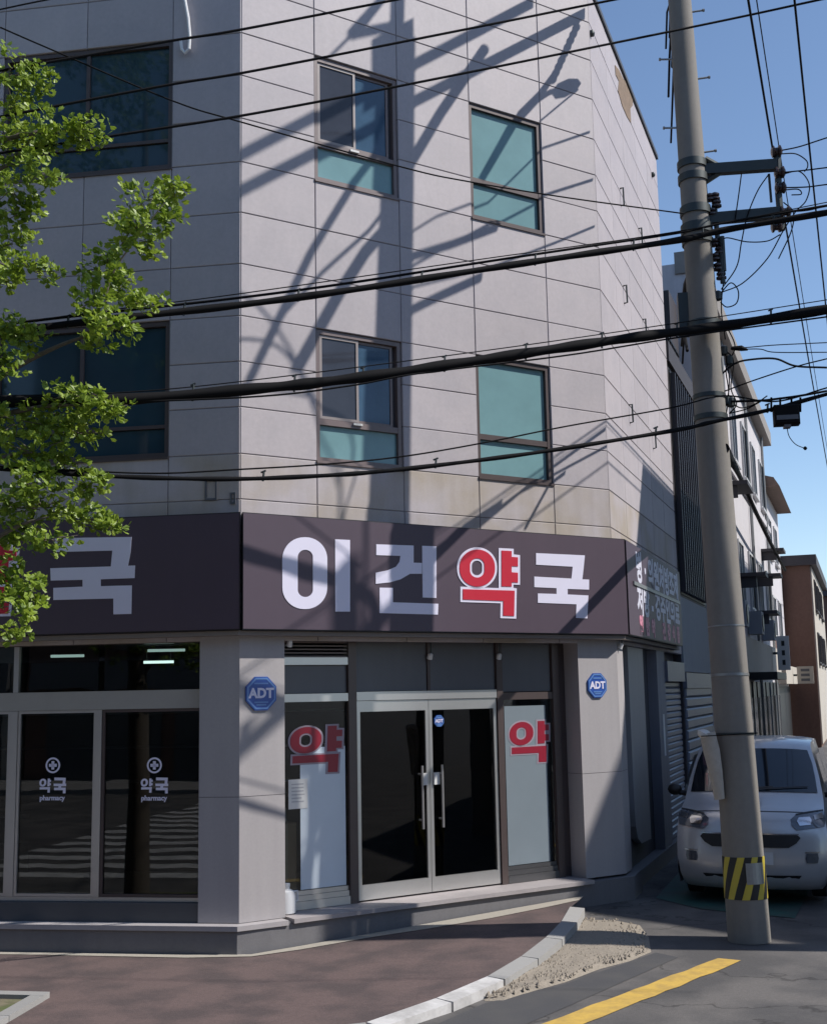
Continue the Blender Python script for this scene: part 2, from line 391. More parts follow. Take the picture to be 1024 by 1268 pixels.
# windows
def window(F, s0, s1, z0, z1, kind):
    mb = MB(); mb.frame(F, s0, s1, z0, z1, .05, -.098, -.025)
    fm = BROWNF if kind == 'slide' else BRONZE
    zt = z0 + (z1 - z0) * (.335 if kind != 'slide' else .30)
    if kind != 'wide': mb.box(F, s0 + .05, s1 - .05, -.098, -.03, zt - .035, zt + .035)
    o = obj('window', mb, fm, bld)
    def pane(a, b, c, d, dd, mt, nm='pane'):
        p = MB(); p.panel(F, a, b, c, d, -.098, dd, .002); obj(nm, p, mt, o)
    if kind == 'fixed':
        pane(s0 + .051, s1 - .051, z0 + .051, zt - .036, -.07, TEAL); pane(s0 + .051, s1 - .051, zt + .036, z1 - .051, -.07, TEAL)
    elif kind == 'slide':
        pane(s0 + .051, s1 - .051, z0 + .051, zt - .036, -.07, TEAL)
        mid = (s0 + s1) / 2 - .03
        for a, b, dd, m_ in ((s0 + .06, mid + .03, -.04, SASHG), (mid - .02, s1 - .1, -.062, CURT)):
            f_ = MB(); f_.frame(F, a, b, zt + .04, z1 - .055, .032, dd - .02, dd); obj('sash', f_, fm if dd < -.05 else mat('pale_sash', (.27, .235, .225), .4), o)
            pane(a + .033, b - .033, zt + .073, z1 - .088, dd - .012, m_)
        lk = MB(); lk.box(F, mid - .06, mid + .06, -.03, -.008, zt - .0, zt + .025); obj('catch', lk, PAPER, o)
    else:
        w_ = (s1 - s0 - .1) / 2
        for i in (0, 1): pane(s0 + .055 + i * w_, s0 + .045 + (i + 1) * w_, z0 + .38, z1 - .055, -.07 - .01 * i, TEALD)
        pane(s0 + .055, s1 - .055, z0 + .055, z0 + .33, -.07, TEALD)
        t = MB(); t.box(F, s0 + .05, s1 - .05, -.098, -.04, z0 + .335, z0 + .375); t.box(F, s0 + .03 + w_, s0 + .075 + w_, -.098, -.04, z0 + .38, z1 - .052); obj('mullion', t, fm, o)
    sil = MB(); sil.box(F, s0 - .01, s1 + .01, -.098, .018, z0 - .028, z0 + .0); obj('sill', sil, fm, o)
for z0, z1 in WROWS:
    window(FC, .965, 2.135, z0 + .006, z1 - .006, 'slide'); window(FC, 3.255, 4.445, z0 + .006, z1 - .006, 'fixed')
    window(FL, LW[0] + .005, LW[1] - .005, z0 + .006, z1 - .006, 'wide'); window(FL, 4.605, 6.695, z0 + .006, z1 - .006, 'wide')
# damaged render under the coping of the side wall
pts = [on_frame(u, v, FR) for u, v in ((761, 80), (766, 86), (771, 97), (777, 103), (783, 118), (783, 130), (780, 134), (781, 152), (776, 144), (770, 130), (765, 112), (766, 100), (762, 92))]
d_ = MB(); d_.prism(FR, pts, .002, .007); obj('damaged_patch', d_, mat('bare_render', (.22, .16, .115), .95, var=.5, scale=9, bump=.8, bscale=25), bld)
# wall anchor rods on the side wall
for u, v in ((768, 243), (791, 292), (772, 364), (796, 405), (779, 512), (808, 545)):
    s_, z_ = on_frame(u, v, FR); r_ = MB(); a = FR.P(s_, -.01, z_); r_.tube([FR.P(s_, -.005, z_ + .13), FR.P(s_, .05, z_ + .14), FR.P(s_ + .02, .05, z_ - .13), FR.P(s_ + .02, -.005, z_ - .14)], .014, 6)
    obj('anchor_rod', r_, STEELD, bld)
for u, v in ((731, 41), (807, 216)):
    s_, z_ = on_frame(u, v, FR); r_ = MB(); r_.lathe(FR.P(s_, 0, z_), [(.05, 0), (.05, .04), (.02, .06)], 10, FR.n); obj('vent_cap', r_, STEELD, bld)
# white flex hanging by the upper side window, small outlet plates on the wall
hk = MB(); hk.tube([on_plane(u, v, FL.P(0, .05, 0), FL.n) for u, v in ((226, -30), (229, 0), (233, 22), (235, 45), (234, 60), (229, 65), (225, 60), (224, 50))], .02, 8)
obj('drain_hose', hk, mat('white_plastic', (.7, .7, .7), .4, var=.05), bld)
for u0, v0, u1, v1 in ((254, 594, 269, 619), (285, 610, 292, 624)):
    a = on_frame(u0, v0, FL); b = on_frame(u1, v1, FL); p_ = MB(); p_.frame(FL, min(a[0], b[0]), max(a[0], b[0]), b[1], a[1], .02, .0, .012); obj('conduit_plate', p_, DGREY, bld)
# ---- ground floor: columns, ledge, soffit
LZ = .235
led = MB()
lp = [FL.P(9, .13, 0), FL.P(-.02, .13, 0), FC.P(.3, .13, 0), FC.P(4.8, .13, 0), FC.P(FW + .05, .1, 0), FR.P(.6, .1, 0), FR.P(.6, -1, 0), FC.P(FW - .8, -1.2, 0), FC.P(.5, -1.2, 0), FL.P(.6, -1, 0), FL.P(9, -1, 0)]
led.sheet([Vector((p.x, p.y, LZ)) for p in lp], LZ - ROAD + .1); obj('ledge', led, LEDGE, bld)
nos = MB()   # thin lighter nosing slab
np_ = [FL.P(9, .155, 0), FL.P(-.03, .155, 0), FC.P(.5, .155, 0), FC.P(.5, -.35, 0), FL.P(.5, -.3, 0), FL.P(9, -.3, 0)]
nos.sheet([Vector((p.x, p.y, LZ + .022)) for p in np_], .05); obj('ledge_slab', nos, CONC, bld)
stp = MB(); stp.sheet([Vector((p.x, p.y, LZ + .03)) for p in (FC.P(.56, .17, 0), FC.P(4.73, .17, 0), FC.P(4.73, -.4, 0), FC.P(.56, -.4, 0))], .045); obj('door_step', stp, mat('step_stone', (.36, .33, .33), .6, var=.14, scale=25, bump=.1, bscale=90, col2=(.28, .26, .265), patch=1.5), bld)
def column(pts):
    c = MB(); c.sheet([Vector((p.x, p.y, 3.3)) for p in pts], 3.3 - LZ - .024); return c
def col_pieces(pts, nm='column'):
    root = obj(nm, column(pts), JOINT, bld)
    cx = sum((p for p in pts), Vector()) / len(pts)
    for z0, z1 in ((LZ + .025, 1.55), (1.55, 3.3)):
        c = MB(); q = [cx + (p - cx) * 1.014 for p in pts]; c.sheet([Vector((p.x, p.y, z1 - .003)) for p in q], z1 - z0 - .006); obj('facing', c, CONC, root)
col_pieces([FL.P(.44, 0, 0), FL.P(0, 0, 0), FC.P(.53, 0, 0), FC.P(.53, -.5, 0), FL.P(.44, -.45, 0)])
col_pieces([FC.P(4.75, 0, 0), FC.P(FW, 0, 0), FR.P(.42, 0, 0), FR.P(.42, -.5, 0), FC.P(4.75, -.5, 0)])
sof = MB(); sof.sheet([Vector((p.x, p.y, 3.3)) for p in (FL.P(9, .16, 0), FL.P(-.03, .16, 0), FC.P(FW + .02, .16, 0), FR.P(5.2, .1, 0), FR.P(5.2, -.8, 0), FC.P(FW - .4, -.8, 0), FC.P(.2, -.8, 0), FL.P(9, -.8, 0))], .05); obj('soffit', sof, mat('soffit_board', (.2, .17, .15), .7, var=.1), bld)
# ---- corner shopfront
D = -.30
def bar(nm, F, s0, s1, d0, d1, z0, z1, mt, parent=None): mb = MB(); mb.box(F, s0, s1, d0, d1, z0, z1); return obj(nm, mb, mt, parent or bld)
bar('post', FC, 1.49, 1.595, D - .06, D + .05, LZ + .032, 3.24, BRONZE)
bar('post', FC, 3.625, 3.715, D - .06, D + .05, LZ + .032, 3.24, BRONZE)
bar('post', FC, .535, .575, D - .06, D + .03, LZ + .032, 3.24, ALU)
bar('post', FC, 4.52, 4.62, D - .06, D + .05, LZ + .032, 3.24, BRONZE)
bar('jamb_panel', FC, 4.625, 4.745, D - .08, D + .02, LZ + .032, 3.24, mat('brown_jamb', (.07, .055, .055), .5))
bar('header_rail', FC, 1.6, 3.62, D - .05, D + .045, 2.53, 2.63, ALU)
bar('transom_panel', FC, 1.6, 2.595, D - .04, D + .01, 2.635, 3.24, DGREY); bar('transom_panel', FC, 2.645, 3.62, D - .04, D + .01, 2.635, 3.24, DGREY)
bar('transom_post', FC, 2.6, 2.64, D - .05, D + .03, 2.635, 3.24, BRONZE)
bar('transom_panel', FC, 3.72, 4.515, D - .04, D + .008, 2.6, 3.24, DGREY)
bar('side_rail', FC, 3.72, 4.515, D - .05, D + .04, 2.5, 2.59, BRONZE)
bar('side_rail', FC, .58, 1.485, D - .05, D + .045, 2.53, 2.62, ALU)
bar('transom_panel', FC, .58, 1.485, D - .04, D + .008, 2.625, 2.94, DGREY)
bar('side_rail', FC, .58, 1.485, D - .05, D + .045, 2.945, 3.03, ALU)
for k in range(5):
    mb = MB(); z = 3.045 + k * .04; mb.hexa([FC.P(.58, D - .04, z), FC.P(1.485, D - .04, z), FC.P(1.485, D + .03, z - .012), FC.P(.58, D + .03, z - .012), FC.P(.58, D - .04, z + .012), FC.P(1.485, D - .04, z + .012), FC.P(1.485, D + .03, z + .002), FC.P(.58, D + .03, z + .002)]); obj('louvre_slat', mb, BROWNF, bld)
def sidelight(s0, s1, zt, mt, sills):
    o = bar('shop_window', FC, s0, s1, D - .012, D, .47, zt, CLEARG)
    z = LZ + .032
    for i, (h, m_) in enumerate(sills): bar('sill_panel', FC, s0, s1, D - .05, D + .05 - .018 * i, z + .003, z + h, m_, o); z += h
    return o
swl = sidelight(.58, 1.485, 2.53, SHOPG, ((.09, ALU), (.06, ALU), (.05, ALU)))
DSILL = mat('dark_sill', (.1, .1, .105), .3, metal=.4)
swr = sidelight(3.72, 4.515, 2.5, SHOPG, ((.09, DSILL), (.06, DSILL), (.05, DSILL)))
bar('frosted_film', FC, .88, 1.46, D + .001, D + .0025, .475, 2.02, FILM, swl)
bar('frosted_film', FC, 3.76, 4.42, D + .001, D + .0025, .475, 2.42, mat('grey_film', (.20, .24, .27), .35, var=.1, scale=2.5), swr)
def door(s0, s1, hside):
    f = MB(); f.box(FC, s0, s1, D - .03, D + .03, .285, .45); f.box(FC, s0, s1, D - .03, D + .03, 2.40, 2.525); f.box(FC, s0, s0 + .045, D - .03, D + .03, .45, 2.40); f.box(FC, s1 - .045, s1, D - .03, D + .03, .45, 2.40)
    o = obj('glass_door', f, ALU, bld)
    bar('pane', FC, s0 + .046, s1 - .046, D - .006, D + .006, .451, 2.399, SHOPG, o)
    hx = s1 - .14 if hside > 0 else s0 + .14
    h = MB(); h.tube([FC.P(hx, D + .085, 1.02), FC.P(hx, D + .085, 1.75)], .016, 10)
    for z in (1.12, 1.65): h.tube([FC.P(hx, D + .007, z), FC.P(hx, D + .085, z)], .012, 8)
    obj('handle', h, ALU, o, smooth=True)
    lx = (s1 - .085) if hside > 0 else s0 + .085
    bar('lock_case', FC, lx - .04, lx + .04, D + .032, D + .055, 1.52, 1.66, PAPER, o)
    return o
dl = door(1.605, 2.6, 1); dr = door(2.606, 3.615, -1)
# ---- main-street shopfront (shaded)
D2 = -.12
bar('shopfront_base', FL, .45, 9, -.3, -.02, LZ + .023, .455, mat('dark_base', (.06, .065, .075), .5, var=.1))
bar('shopfront_rail', FL, .45, 9, -.2, D2 + .03, .458, .50, ALU)
bar('shopfront_beam', FL, .45, 9, -.25, D2 + .04, 2.49, 2.69, mat('beam_panel', (.36, .34, .31), .55, var=.08))
bar('shopfront_head', FL, .45, 9, -.25, -.03, 3.20, 3.245, mat('brown_head', (.12, .095, .08), .6))
for a, b in ((.45, 1.585), (1.655, 2.57), (2.66, 4.4), (4.47, 6.4), (6.47, 8.9)):
    o = bar('shop_window', FL, a, b, D2 - .012, D2, .503, 2.487, LSHOPG)
    f = MB(); f.frame(FL, a, b, .503, 2.487, .03, D2 + .002, D2 + .028); obj('frame', f, BRONZE if a < 1 else ALU, o)
    bar('upper_pane', FL, a, b, D2 - .012, D2, 2.693, 3.197, LSHOPG, o)
for a in (1.588, 2.573, 4.403, 6.403): bar('post', FL, a, a + (.064 if a < 2 else .084), D2 - .05, D2 + .04, .503, 2.487, ALU)
bar('post', FL, 2.58, 2.64, D2 - .05, D2 + .03, 2.693, 3.197, ALU)
# ---- room behind the glass
rm = MB(); rm.sheet([Vector((p.x, p.y, .255)) for p in (FL.P(8.9, -.35, 0), FL.P(.5, -.35, 0), FC.P(4.7, -.55, 0), FR.P(5.9, -.5, 0), FR.P(5.9, -8, 0), FL.P(8.9, -8, 0))]); obj('room_floor', rm, mat('room_floor', (.2, .19, .18), .3), bld)
bar('room_wall', FL, .3, 8.9, -7.0, -6.8, .26, 3.24, ROOM); bar('room_wall', FL, 8.8, 8.95, -6.8, -.3, .26, 3.24, ROOM)
rw = MB(); rw.box(FR, .45, 6.1, -.5, -.25, .26, 3.24); obj('room_wall', rw, ROOM, bld)
bar('counter', FL, -.2, 4.2, -4.3, -3.7, .26, 1.25, ROOM)
for k in range(4): bar('shelf', FL, .3, 8.7, -6.78, -6.45, .7 + .55 * k, .73 + .55 * k, mat('shelf_white', (.55, .55, .55), .6))
# ---- side wall ground floor
SG = mat('side_door_grey', (.30, .31, .33), .5, var=.08, scale=6, streak=.1)
bar('side_back_wall', FR, .46, 6.18, -.24, -.16, ROAD, 3.24, mat('side_dark_wall', (.09, .092, .1), .7, var=.15))
mb = MB(); mb.prism(FR, [(1.15, 3.2), (1.15, .95), (1.2, .72), (1.32, .55), (1.6, .45), (2.4, .42), (2.4, 3.2)], -.155, -.06); obj('side_panel', mb, SG, bld)
bar('side_pier', FR, 3.3, 4.1, -.155, 0, ROAD, 3.2, mat('side_pier', (.2, .21, .25), .6, streak=.15))
bar('side_plinth', FR, .46, 6.18, -.155, .02, ROAD - .05, .16, LEDGE)
SHUT = mat('roller_shutter', (.17, .19, .25), .45, var=.08, metal=.2, streak=.12)
sh = bar('shutter_box', FR, 4.15, 6.15, -.155, .04, 2.72, 3.05, SHUT)
for k in range(25): 
    mb = MB(); mb.panel(FR, 4.17, 6.12, .17 + k * .102, .268 + k * .102, -.155, -.05, .02); obj('shutter_slat', mb, SHUT, sh)
pl = bar('notice_strip', FR, 3.62, 3.78, .002, .008, 1.55, 2.2, PAPER)

# ------------------------------------------------------------------ signs
SZ0, SZ1, SD = 3.305, 4.575, .20
def signboard(F, a, b, ang_a, ang_b, label, z0=SZ0, z1=SZ1, gap=.012):
    ea, eb = SD * math.tan(ang_a), SD * math.tan(ang_b)
    loc = F.P((a + b) / 2, .1, z0)
    t = thing('signboard', label, 'sign', loc)
    def mitre(d0, d1, g, z0_, z1_):
        q = MB(); f = lambda d: (a - ea * d / SD + g, b + eb * d / SD - g)
        (a0, b0), (a1, b1) = f(d0), f(d1)
        return q.hexa([F.P(a0, d0, z0_), F.P(b0, d0, z0_), F.P(b1, d1, z0_), F.P(a1, d1, z0_), F.P(a0, d0, z1_), F.P(b0, d0, z1_), F.P(b1, d1, z1_), F.P(a1, d1, z1_)])
    obj('case', mitre(.003, SD - .012, gap, z0, z1), SIGNE, t)
    obj('face', mitre(SD - .011, SD, gap + .012, z0 + .012, z1 - .012), SIGNM, t)
    return t
sg_front = signboard(FC, 0, FW, R(20.9), R(18.4), 'long dark purple signboard across the cut corner reading 이건약국')
sg_left = signboard(FL, 0, 8.9, R(20.9), 0, 'dark purple signboard along the shaded main-street wall with white 국')
sg_right = signboard(FR, 0, 4.95, R(18.4), 0, 'dark purple side-street signboard with three rows of small lettering')

def rr(x0, y0, x1, y1, r, n=10):
    p = []
    for cx, cy, a0 in ((x1 - r, y0 + r, -90), (x1 - r, y1 - r, 0), (x0 + r, y1 - r, 90), (x0 + r, y0 + r, 180)):
        for k in range(n + 1): a = R(a0 + 90 * k / n); p.append((cx + r * math.cos(a), cy + r * math.sin(a)))
    return p
LD0, LD1 = SD + .001, SD + .006
def px2(F, pts, ox, oy, sc=3.2, d=SD): return [on_frame(ox + x / sc, oy + y / sc, F, d) for x, y in pts]
def letter(nm, par, F, polys, rings, mt, d0=LD0, d1=LD1, label=None):
    mb = MB()
    for p in polys: mb.prism(F, p, d0, d1)
    for a, b in rings: mb.ring(F, a, b, d0, d1)
    return obj(nm, mb, mt, par, label=label)
oA, oB = (280, 620), (540, 620)
letter('letter', sg_front, FC, [px2(FC, [(431, 153), (490, 156), (490, 440), (432, 440)], *oA)], [(px2(FC, rr(222, 145, 400, 430, 86), *oA), px2(FC, rr(283, 195, 343, 382, 29), *oA))], WHITE, label='white letter 이')
letter('letter', sg_front, FC, [px2(FC, p, *oA) for p in (
    [(594, 173), (742, 178), (742, 246), (775, 247), (775, 290), (728, 290), (690, 312), (648, 324), (592, 330), (592, 286), (640, 276), (672, 262), (686, 243), (690, 219), (594, 216)],
    [(776, 179), (832, 181), (832, 386), (778, 384)], [(607, 345), (660, 346), (660, 403), (840, 409), (838, 452), (607, 446)])], [], WHITE, label='white letter 건')
GUK_F = [(395, 208), (588, 217), (583, 270), (578, 312), (605, 313), (605, 353), (520, 350), (520, 372), (602, 376), (598, 467), (553, 465), (555, 411), (402, 405), (402, 368), (476, 370), (476, 347), (388, 343), (388, 301), (535, 309), (540, 262), (395, 254)]
letter('letter', sg_front, FC, [px2(FC, GUK_F, *oB)], [], WHITE, label='white letter 국')
# the letter 약 as a template in unit coordinates (from the front sign)
YW_R = [(rr(82, 185, 240, 350, 78), rr(140, 238, 181, 296, 20))]
YR_R = [(rr(91, 194, 231, 341, 69), rr(132, 229, 189, 305, 28))]
YW_P = [[(247, 188), (306, 191), (306, 213), (331, 216), (331, 334), (305, 333), (305, 346), (318, 348), (316, 468), (253, 466), (254, 407), (95, 402), (95, 341), (247, 347)]]
YR_P = [[(257, 198), (297, 200), (297, 223), (322, 225), (322, 261), (297, 260), (297, 284), (322, 286), (322, 325), (297, 324), (297, 341), (257, 340)],
        [(104, 351), (309, 357), (307, 458), (263, 456), (264, 398), (104, 392)]]
_all = px2(FC, [(82, 185), (331, 185), (331, 468), (82, 468)], *oB)
YX0, YX1 = min(p[0] for p in _all), max(p[0] for p in _all); YZ0, YZ1 = min(p[1] for p in _all), max(p[1] for p in _all)
def tmpl(pts): return [((s - YX0) / (YX1 - YX0), (z - YZ0) / (YZ1 - YZ0)) for s, z in px2(FC, pts, *oB)]
T_WP, T_RP = [tmpl(p) for p in YW_P], [tmpl(p) for p in YR_P]
T_WR, T_RR = [(tmpl(a), tmpl(b)) for a, b in YW_R], [(tmpl(a), tmpl(b)) for a, b in YR_R]
def yak(par, F, box, mr, mw, d, th=.006, white=True, nm='letter'):
    s0, s1, z0, z1 = box; M = lambda P: [(s0 + (s1 - s0) * x, z0 + (z1 - z0) * y) for x, y in P]
    if white:
        o = letter(nm, par, F, [M(p) for p in T_WP], [(M(a), M(b)) for a, b in T_WR], mw, d, d + th, label='white outline of the letter 약')
        letter('letter_face', o if par.parent is None else par, F, [M(p) for p in T_RP], [(M(a), M(b)) for a, b in T_RR], mr, d + th + .001, d + 2 * th, label='red letter 약')
    else: letter(nm, par, F, [M(p) for p in T_RP], [(M(a), M(b)) for a, b in T_RR], mr, d, d + th, label='white letter 약')
yak(sg_front, FC, (YX0, YX1, YZ0, YZ1), REDL, WHITE, LD0)
GUK_L = [(218, 213), (522, 208), (518, 268), (508, 322), (536, 321), (534, 371), (400, 376), (400, 403), (523, 400), (521, 513), (450, 515), (450, 452), (212, 458), (212, 410), (328, 405), (328, 378), (202, 381), (200, 332), (440, 325), (446, 262), (218, 268)]
gl = px2(FL, GUK_L, 0, 600); letter('letter', sg_left, FL, [gl], [], WHITE, label='white letter 국')
gz0, gz1 = min(z for s, z in gl), max(z for s, z in gl)
r_edge = on_frame(24, 700, FL, SD)[0]
yak(sg_left, FL, (r_edge + .84, r_edge, gz0, gz1), REDL, WHITE, LD0)
# text helper (Blender's built-in font)
def text(nm, par, F, s, z, d, size, body, mt, th=.004, bold=0, align='CENTER', xs=1, label=None):
    cu = bpy.data.curves.new('t', 'FONT'); cu.body = body; cu.size = size; cu.align_x = align; cu.align_y = 'CENTER'; cu.extrude = th / 2; cu.offset = bold; cu.resolution_u = 3
    o = bpy.data.objects.new('t', cu); C.objects.link(o); bpy.context.view_layer.update()
    dg = bpy.context.evaluated_depsgraph_get(); me = o.evaluated_get(dg).to_mesh()
    flip = -1 if F.s.cross(Vector((0, 0, 1))).dot(F.n) < 0 else 1
    mb = MB(); mb.add([F.P(s + flip * v.co.x * xs, d + v.co.z + th / 2, z + v.co.y) for v in me.vertices], [list(p.vertices) for p in me.polygons])
    o.evaluated_get(dg).to_mesh_clear(); bpy.data.objects.remove(o); bpy.data.curves.remove(cu)
    if mb.v: return obj(nm, mb, mt, par, recalc=False, label=label)
RW = mat('row_lettering', (.62, .62, .72), .5, var=.03); PK = mat('pink_lettering', (.62, .25, .34), .5, var=.03)
for zc, txt, m_, h in ((4.25, '병·의원처방조제', RW, .46), (3.80, '처방-경주인의료', RW, .46), (3.46, '일반약 건강식품', PK, .27)):
    n_ = len(txt)
    for i, ch in enumerate(txt):
        if ch == ' ': continue
        text('letter', sg_right, FR, .62 + (i + .5) * (4.05 / n_), zc, SD, h, ch, m_, bold=.018, xs=1.2)
mb = MB(); mb.box(FR, .35, 4.7, SD + .001, SD + .02, 4.0, 4.05); obj('trim_line', mb, STEEL, sg_right)
# white 약국 on the main-street glass with cross roundel
for k, (uc, par_s) in enumerate(((65, 2.1), (191, .95))):
    nm = 'window_decal'; sc, zc = on_frame(uc, 973, FL, D2 + .002); root = thing('window_decal', ('white 약국 lettering with cross roundel on the glass beside the door post' if k else 'white 약국 lettering with cross roundel on the glass away from the corner column'), 'decal', FL.P(sc, D2 + .003, zc - .25))
    wq = .17; yak(root, FL, (sc + .16, sc + .01, zc - .085, zc + .085), WHITE, WHITE, D2 + .003, .003, white=False, nm='letter')
    xs = [s for s, z in gl]; x0, x1 = max(xs), min(xs); zz = [z for s, z in gl]
    letter('letter', root, FL, [[(sc - .015 - .145 * (s - x0) / (x1 - x0), zc - .085 + .17 * (z - min(zz)) / (max(zz) - min(zz))) for s, z in gl]], [], WHITE, D2 + .003, D2 + .006)
    cz = on_frame(uc, 948, FL, D2)[1]; circ = lambda r: [(sc + r * math.cos(6.2832 * i / 24), cz + r * math.sin(6.2832 * i / 24)) for i in range(24)]
    letter('roundel', root, FL, [], [(circ(.085), circ(.066))], WHITE, D2 + .003, D2 + .006)
    mb = MB(); mb.box(FL, sc - .045, sc + .045, D2 + .003, D2 + .006, cz - .016, cz + .016); mb.box(FL, sc - .016, sc + .016, D2 + .003, D2 + .006, cz - .045, cz + .045); obj('cross', mb, WHITE, root)
    text('small_lettering', root, FL, sc, zc - .135, D2 + .002, .075, 'pharmacy', WHITE, .003, .002)
# red 약 on both sidelights
for (u0, v0, u1, v1), lab in (((355, 897, 427, 961), 'red 약 with grey outline on the sidelight beside the paper notice'), ((627, 891, 683, 948), 'red 약 with grey outline on the frosted sidelight of the right door leaf')):
    a = on_frame(u0, v0, FC, D); b = on_frame(u1, v1, FC, D)
    root = thing('window_decal', lab, 'decal', FC.P((a[0] + b[0]) / 2, D + .004, b[1]))
    if u0 < 500: sm, zm = (a[0] + b[0]) / 2, 0
    yak(root, FC, (max(a[0], .585), b[0], b[1] + .02, a[1]), DRED, mat('grey_outline', (.33, .28, .33), .5), D + .003, .003)
# ADT alarm plates
BLUE = mat('plate_blue', (.025, .085, .36), .35, var=.06, scale=5); BLUEL = mat('plate_light_blue', (.12, .25, .55), .35, var=.04)
def adt(u, v, r, lab, d=.012, rot=22.5, cat='sign', nm='alarm_sign', F=FC):
    s, z = on_frame(u, v, F, d); t = thing(nm, lab, cat, F.P(s, d, z - r))
    P_ = lambda q: [(s + q * math.cos(R(rot + 45 * i)), z + q * math.sin(R(rot + 45 * i))) for i in range(8)]
    mb = MB(); mb.prism(F, P_(r), d - .011, d + .012); obj('plate', mb, BLUE, t)
    mb = MB(); mb.ring(F, P_(r * .93), P_(r * .83), d + .013, d + .016); obj('border', mb, BLUEL, t)
    text('letters', t, F, s, z - .005 * r, d + .012, r * .74, 'ADT', WHITE, .004, r * .03, xs=1.0)
    for k, zz in enumerate((.55, -.48, -.62)):
        mb = MB(); w_ = r * (.42 if k < 2 else .3); mb.box(F, s - w_, s + w_, d + .013, d + .016, z + zz * r - .008, z + zz * r + .008); obj('text_strip', mb, BLUEL, t)
adt(323, 859, .195, 'blue octagonal ADT plate on the column beside the paper notice')
adt(739, 849, .17, 'blue octagonal ADT plate on the column under the side-street sign')
adt(543, 893, .075, 'small round blue sticker on the glass of the right door leaf', D + .008, cat='sticker', nm='door_sticker')
# notice, box and jug at the left sidelight
def flat(nm, F, box, d, mt, lab, cat):
    a = on_frame(*box[:2], F, d); b = on_frame(*box[2:], F, d); mb = MB(); mb.panel(F, a[0], b[0], b[1], a[1], d, d + .004, .001); o = obj(nm, mb, mt); return tag(o, lab, cat)
nt_ = flat('paper_notice', FC, (357, 966, 381, 1001), D + .003, PAPER, 'white paper notice taped to the left sidelight', 'notice')
a = on_frame(357, 966, FC, D + .007); b = on_frame(381, 1001, FC, D + .007)
for k in range(6):
    z = a[1] - .06 - k * .038; mb = MB(); mb.box(FC, a[0] + .04, b[0] - .03 - .05 * random.random(), D + .008, D + .009, z, z + .012); obj('printed_line', mb, mat('grey_print', (.45, .45, .47), .7), nt_)
t = thing('cardboard_box', 'tall brown cardboard box standing inside the left sidelight', 'box', FC.P(.74, D - .2, .3))
mb = MB(); mb.panel(FC, .6, .865, .3, 1.2, D - .28, D - .05, .01); cb = obj('carton', mb, mat('cardboard', (.30, .19, .11), .8, var=.12, streak=.1), t)
mb = MB(); mb.box(FC, .72, .745, D - .05, D - .046, .3, 1.19); obj('tape', mb, mat('tape', (.38, .28, .18), .4), t)
mb = MB(); mb.lathe(FC.P(.72, D - .15, 1.2), [(.05, 0), (.055, .02), (.055, .16), (.03, .18)], 14); tag(obj('paper_cup', mb, mat('cup_grey', (.4, .4, .42), .5), smooth=True), 'small grey cup on top of the cardboard box', 'cup')
jug = thing('plastic_jug', 'white plastic jug standing on the ledge beside the column', 'jug', FC.P(.64, D + .13, LZ + .03))
mb = MB(); jz = LZ + .032
mb.lathe(FC.P(.64, D + .13, jz), [(.085, 0), (.1, .012), (.1, .18), (.085, .235), (.035, .26), (.035, .285)], 18); obj('body', mb, mat('jug_white', (.66, .67, .68), .35, var=.04), jug, smooth=40)
mb = MB(); mb.lathe(FC.P(.64, D + .13, jz + .285), [(.04, 0), (.04, .03), (.036, .034)], 14); obj('cap', mb, mat('jug_cap', (.5, .52, .55), .4), jug)
mb = MB(); mb.tube([FC.P(.7, D + .14, jz + .225), FC.P(.76, D + .15, jz + .23), FC.P(.765, D + .15, jz + .14), FC.P(.73, D + .145, jz + .1)], .013, 8); obj('handle', mb, _mats['jug_white'], jug, smooth=True)
# small spot lamps under the signs
for (F, s, d, z, lab) in ((FC, .62, -.02, 3.235, 'small white spot lamp under the sign beside the corner column'), (FC, 2.62, D + .08, 3.1, 'small white spot lamp above the meeting of the two door leaves'), (FC, 3.66, D + .08, 3.1, 'small white spot lamp above the post of the right sidelight'), (FR, .1, .06, 3.23, 'small white spot lamp under the start of the side-street sign')):
    t = thing('spot_lamp', lab, 'lamp', F.P(s, d, z - .1)); mb = MB(); mb.tube([F.P(s, d, 3.249), F.P(s, d, z - .02)], .008, 8); obj('stem', mb, STEELD, t)
    mb = MB(); mb.lathe(F.P(s, d, z - .02), [(.012, -.0), (.03, -.015), (.036, -.075)], 14, F.n * .5 + Vector((0, 0, 1))); obj('shade', mb, mat('lamp_white', (.75, .75, .74), .35, var=.03), t, smooth=40)
# fluorescent lamps on the ceiling of the shop
TUBE = emis('lit_tube', (.85, 1, .93), 4.0)
for k, (u0, v0, u1, v1) in enumerate(((178, 822, 215, 818), (183, 808, 229, 803), (63, 814, 104, 811))):
    z = (3.0, 3.12, 3.06)[k]; a = on_z(u0, v0, z); b = on_z(u1, v1, z)
    a.z = b.z = z; y = 16.2 - .2 * k; a = on_y(u0, v0, y); b = on_y(u1, v1, y); a.z = b.z = (a.z + b.z) / 2
    t = thing('ceiling_lamp', ('lit fluorescent tube on the shop ceiling behind the column', 'second fluorescent tube just above the lit one behind the column', 'dimmer fluorescent tube on the shop ceiling further from the column')[k], 'lamp', (a + b) / 2)
    mb = MB(); mb.tube([a, b], .018, 8); obj('tube', mb, TUBE if k == 0 else emis('dim_tube', (.8, 1, .93), 1.3), t)
    mb = MB(); mb.tube([(a * .9 + b * .1) + Vector((0, 0, .02)), Vector((a.x * .9 + b.x * .1, y, 3.25))], .006, 6); mb.tube([(a * .1 + b * .9) + Vector((0, 0, .02)), Vector((a.x * .1 + b.x * .9, y, 3.25))], .006, 6); obj('hanger', mb, STEEL, t)

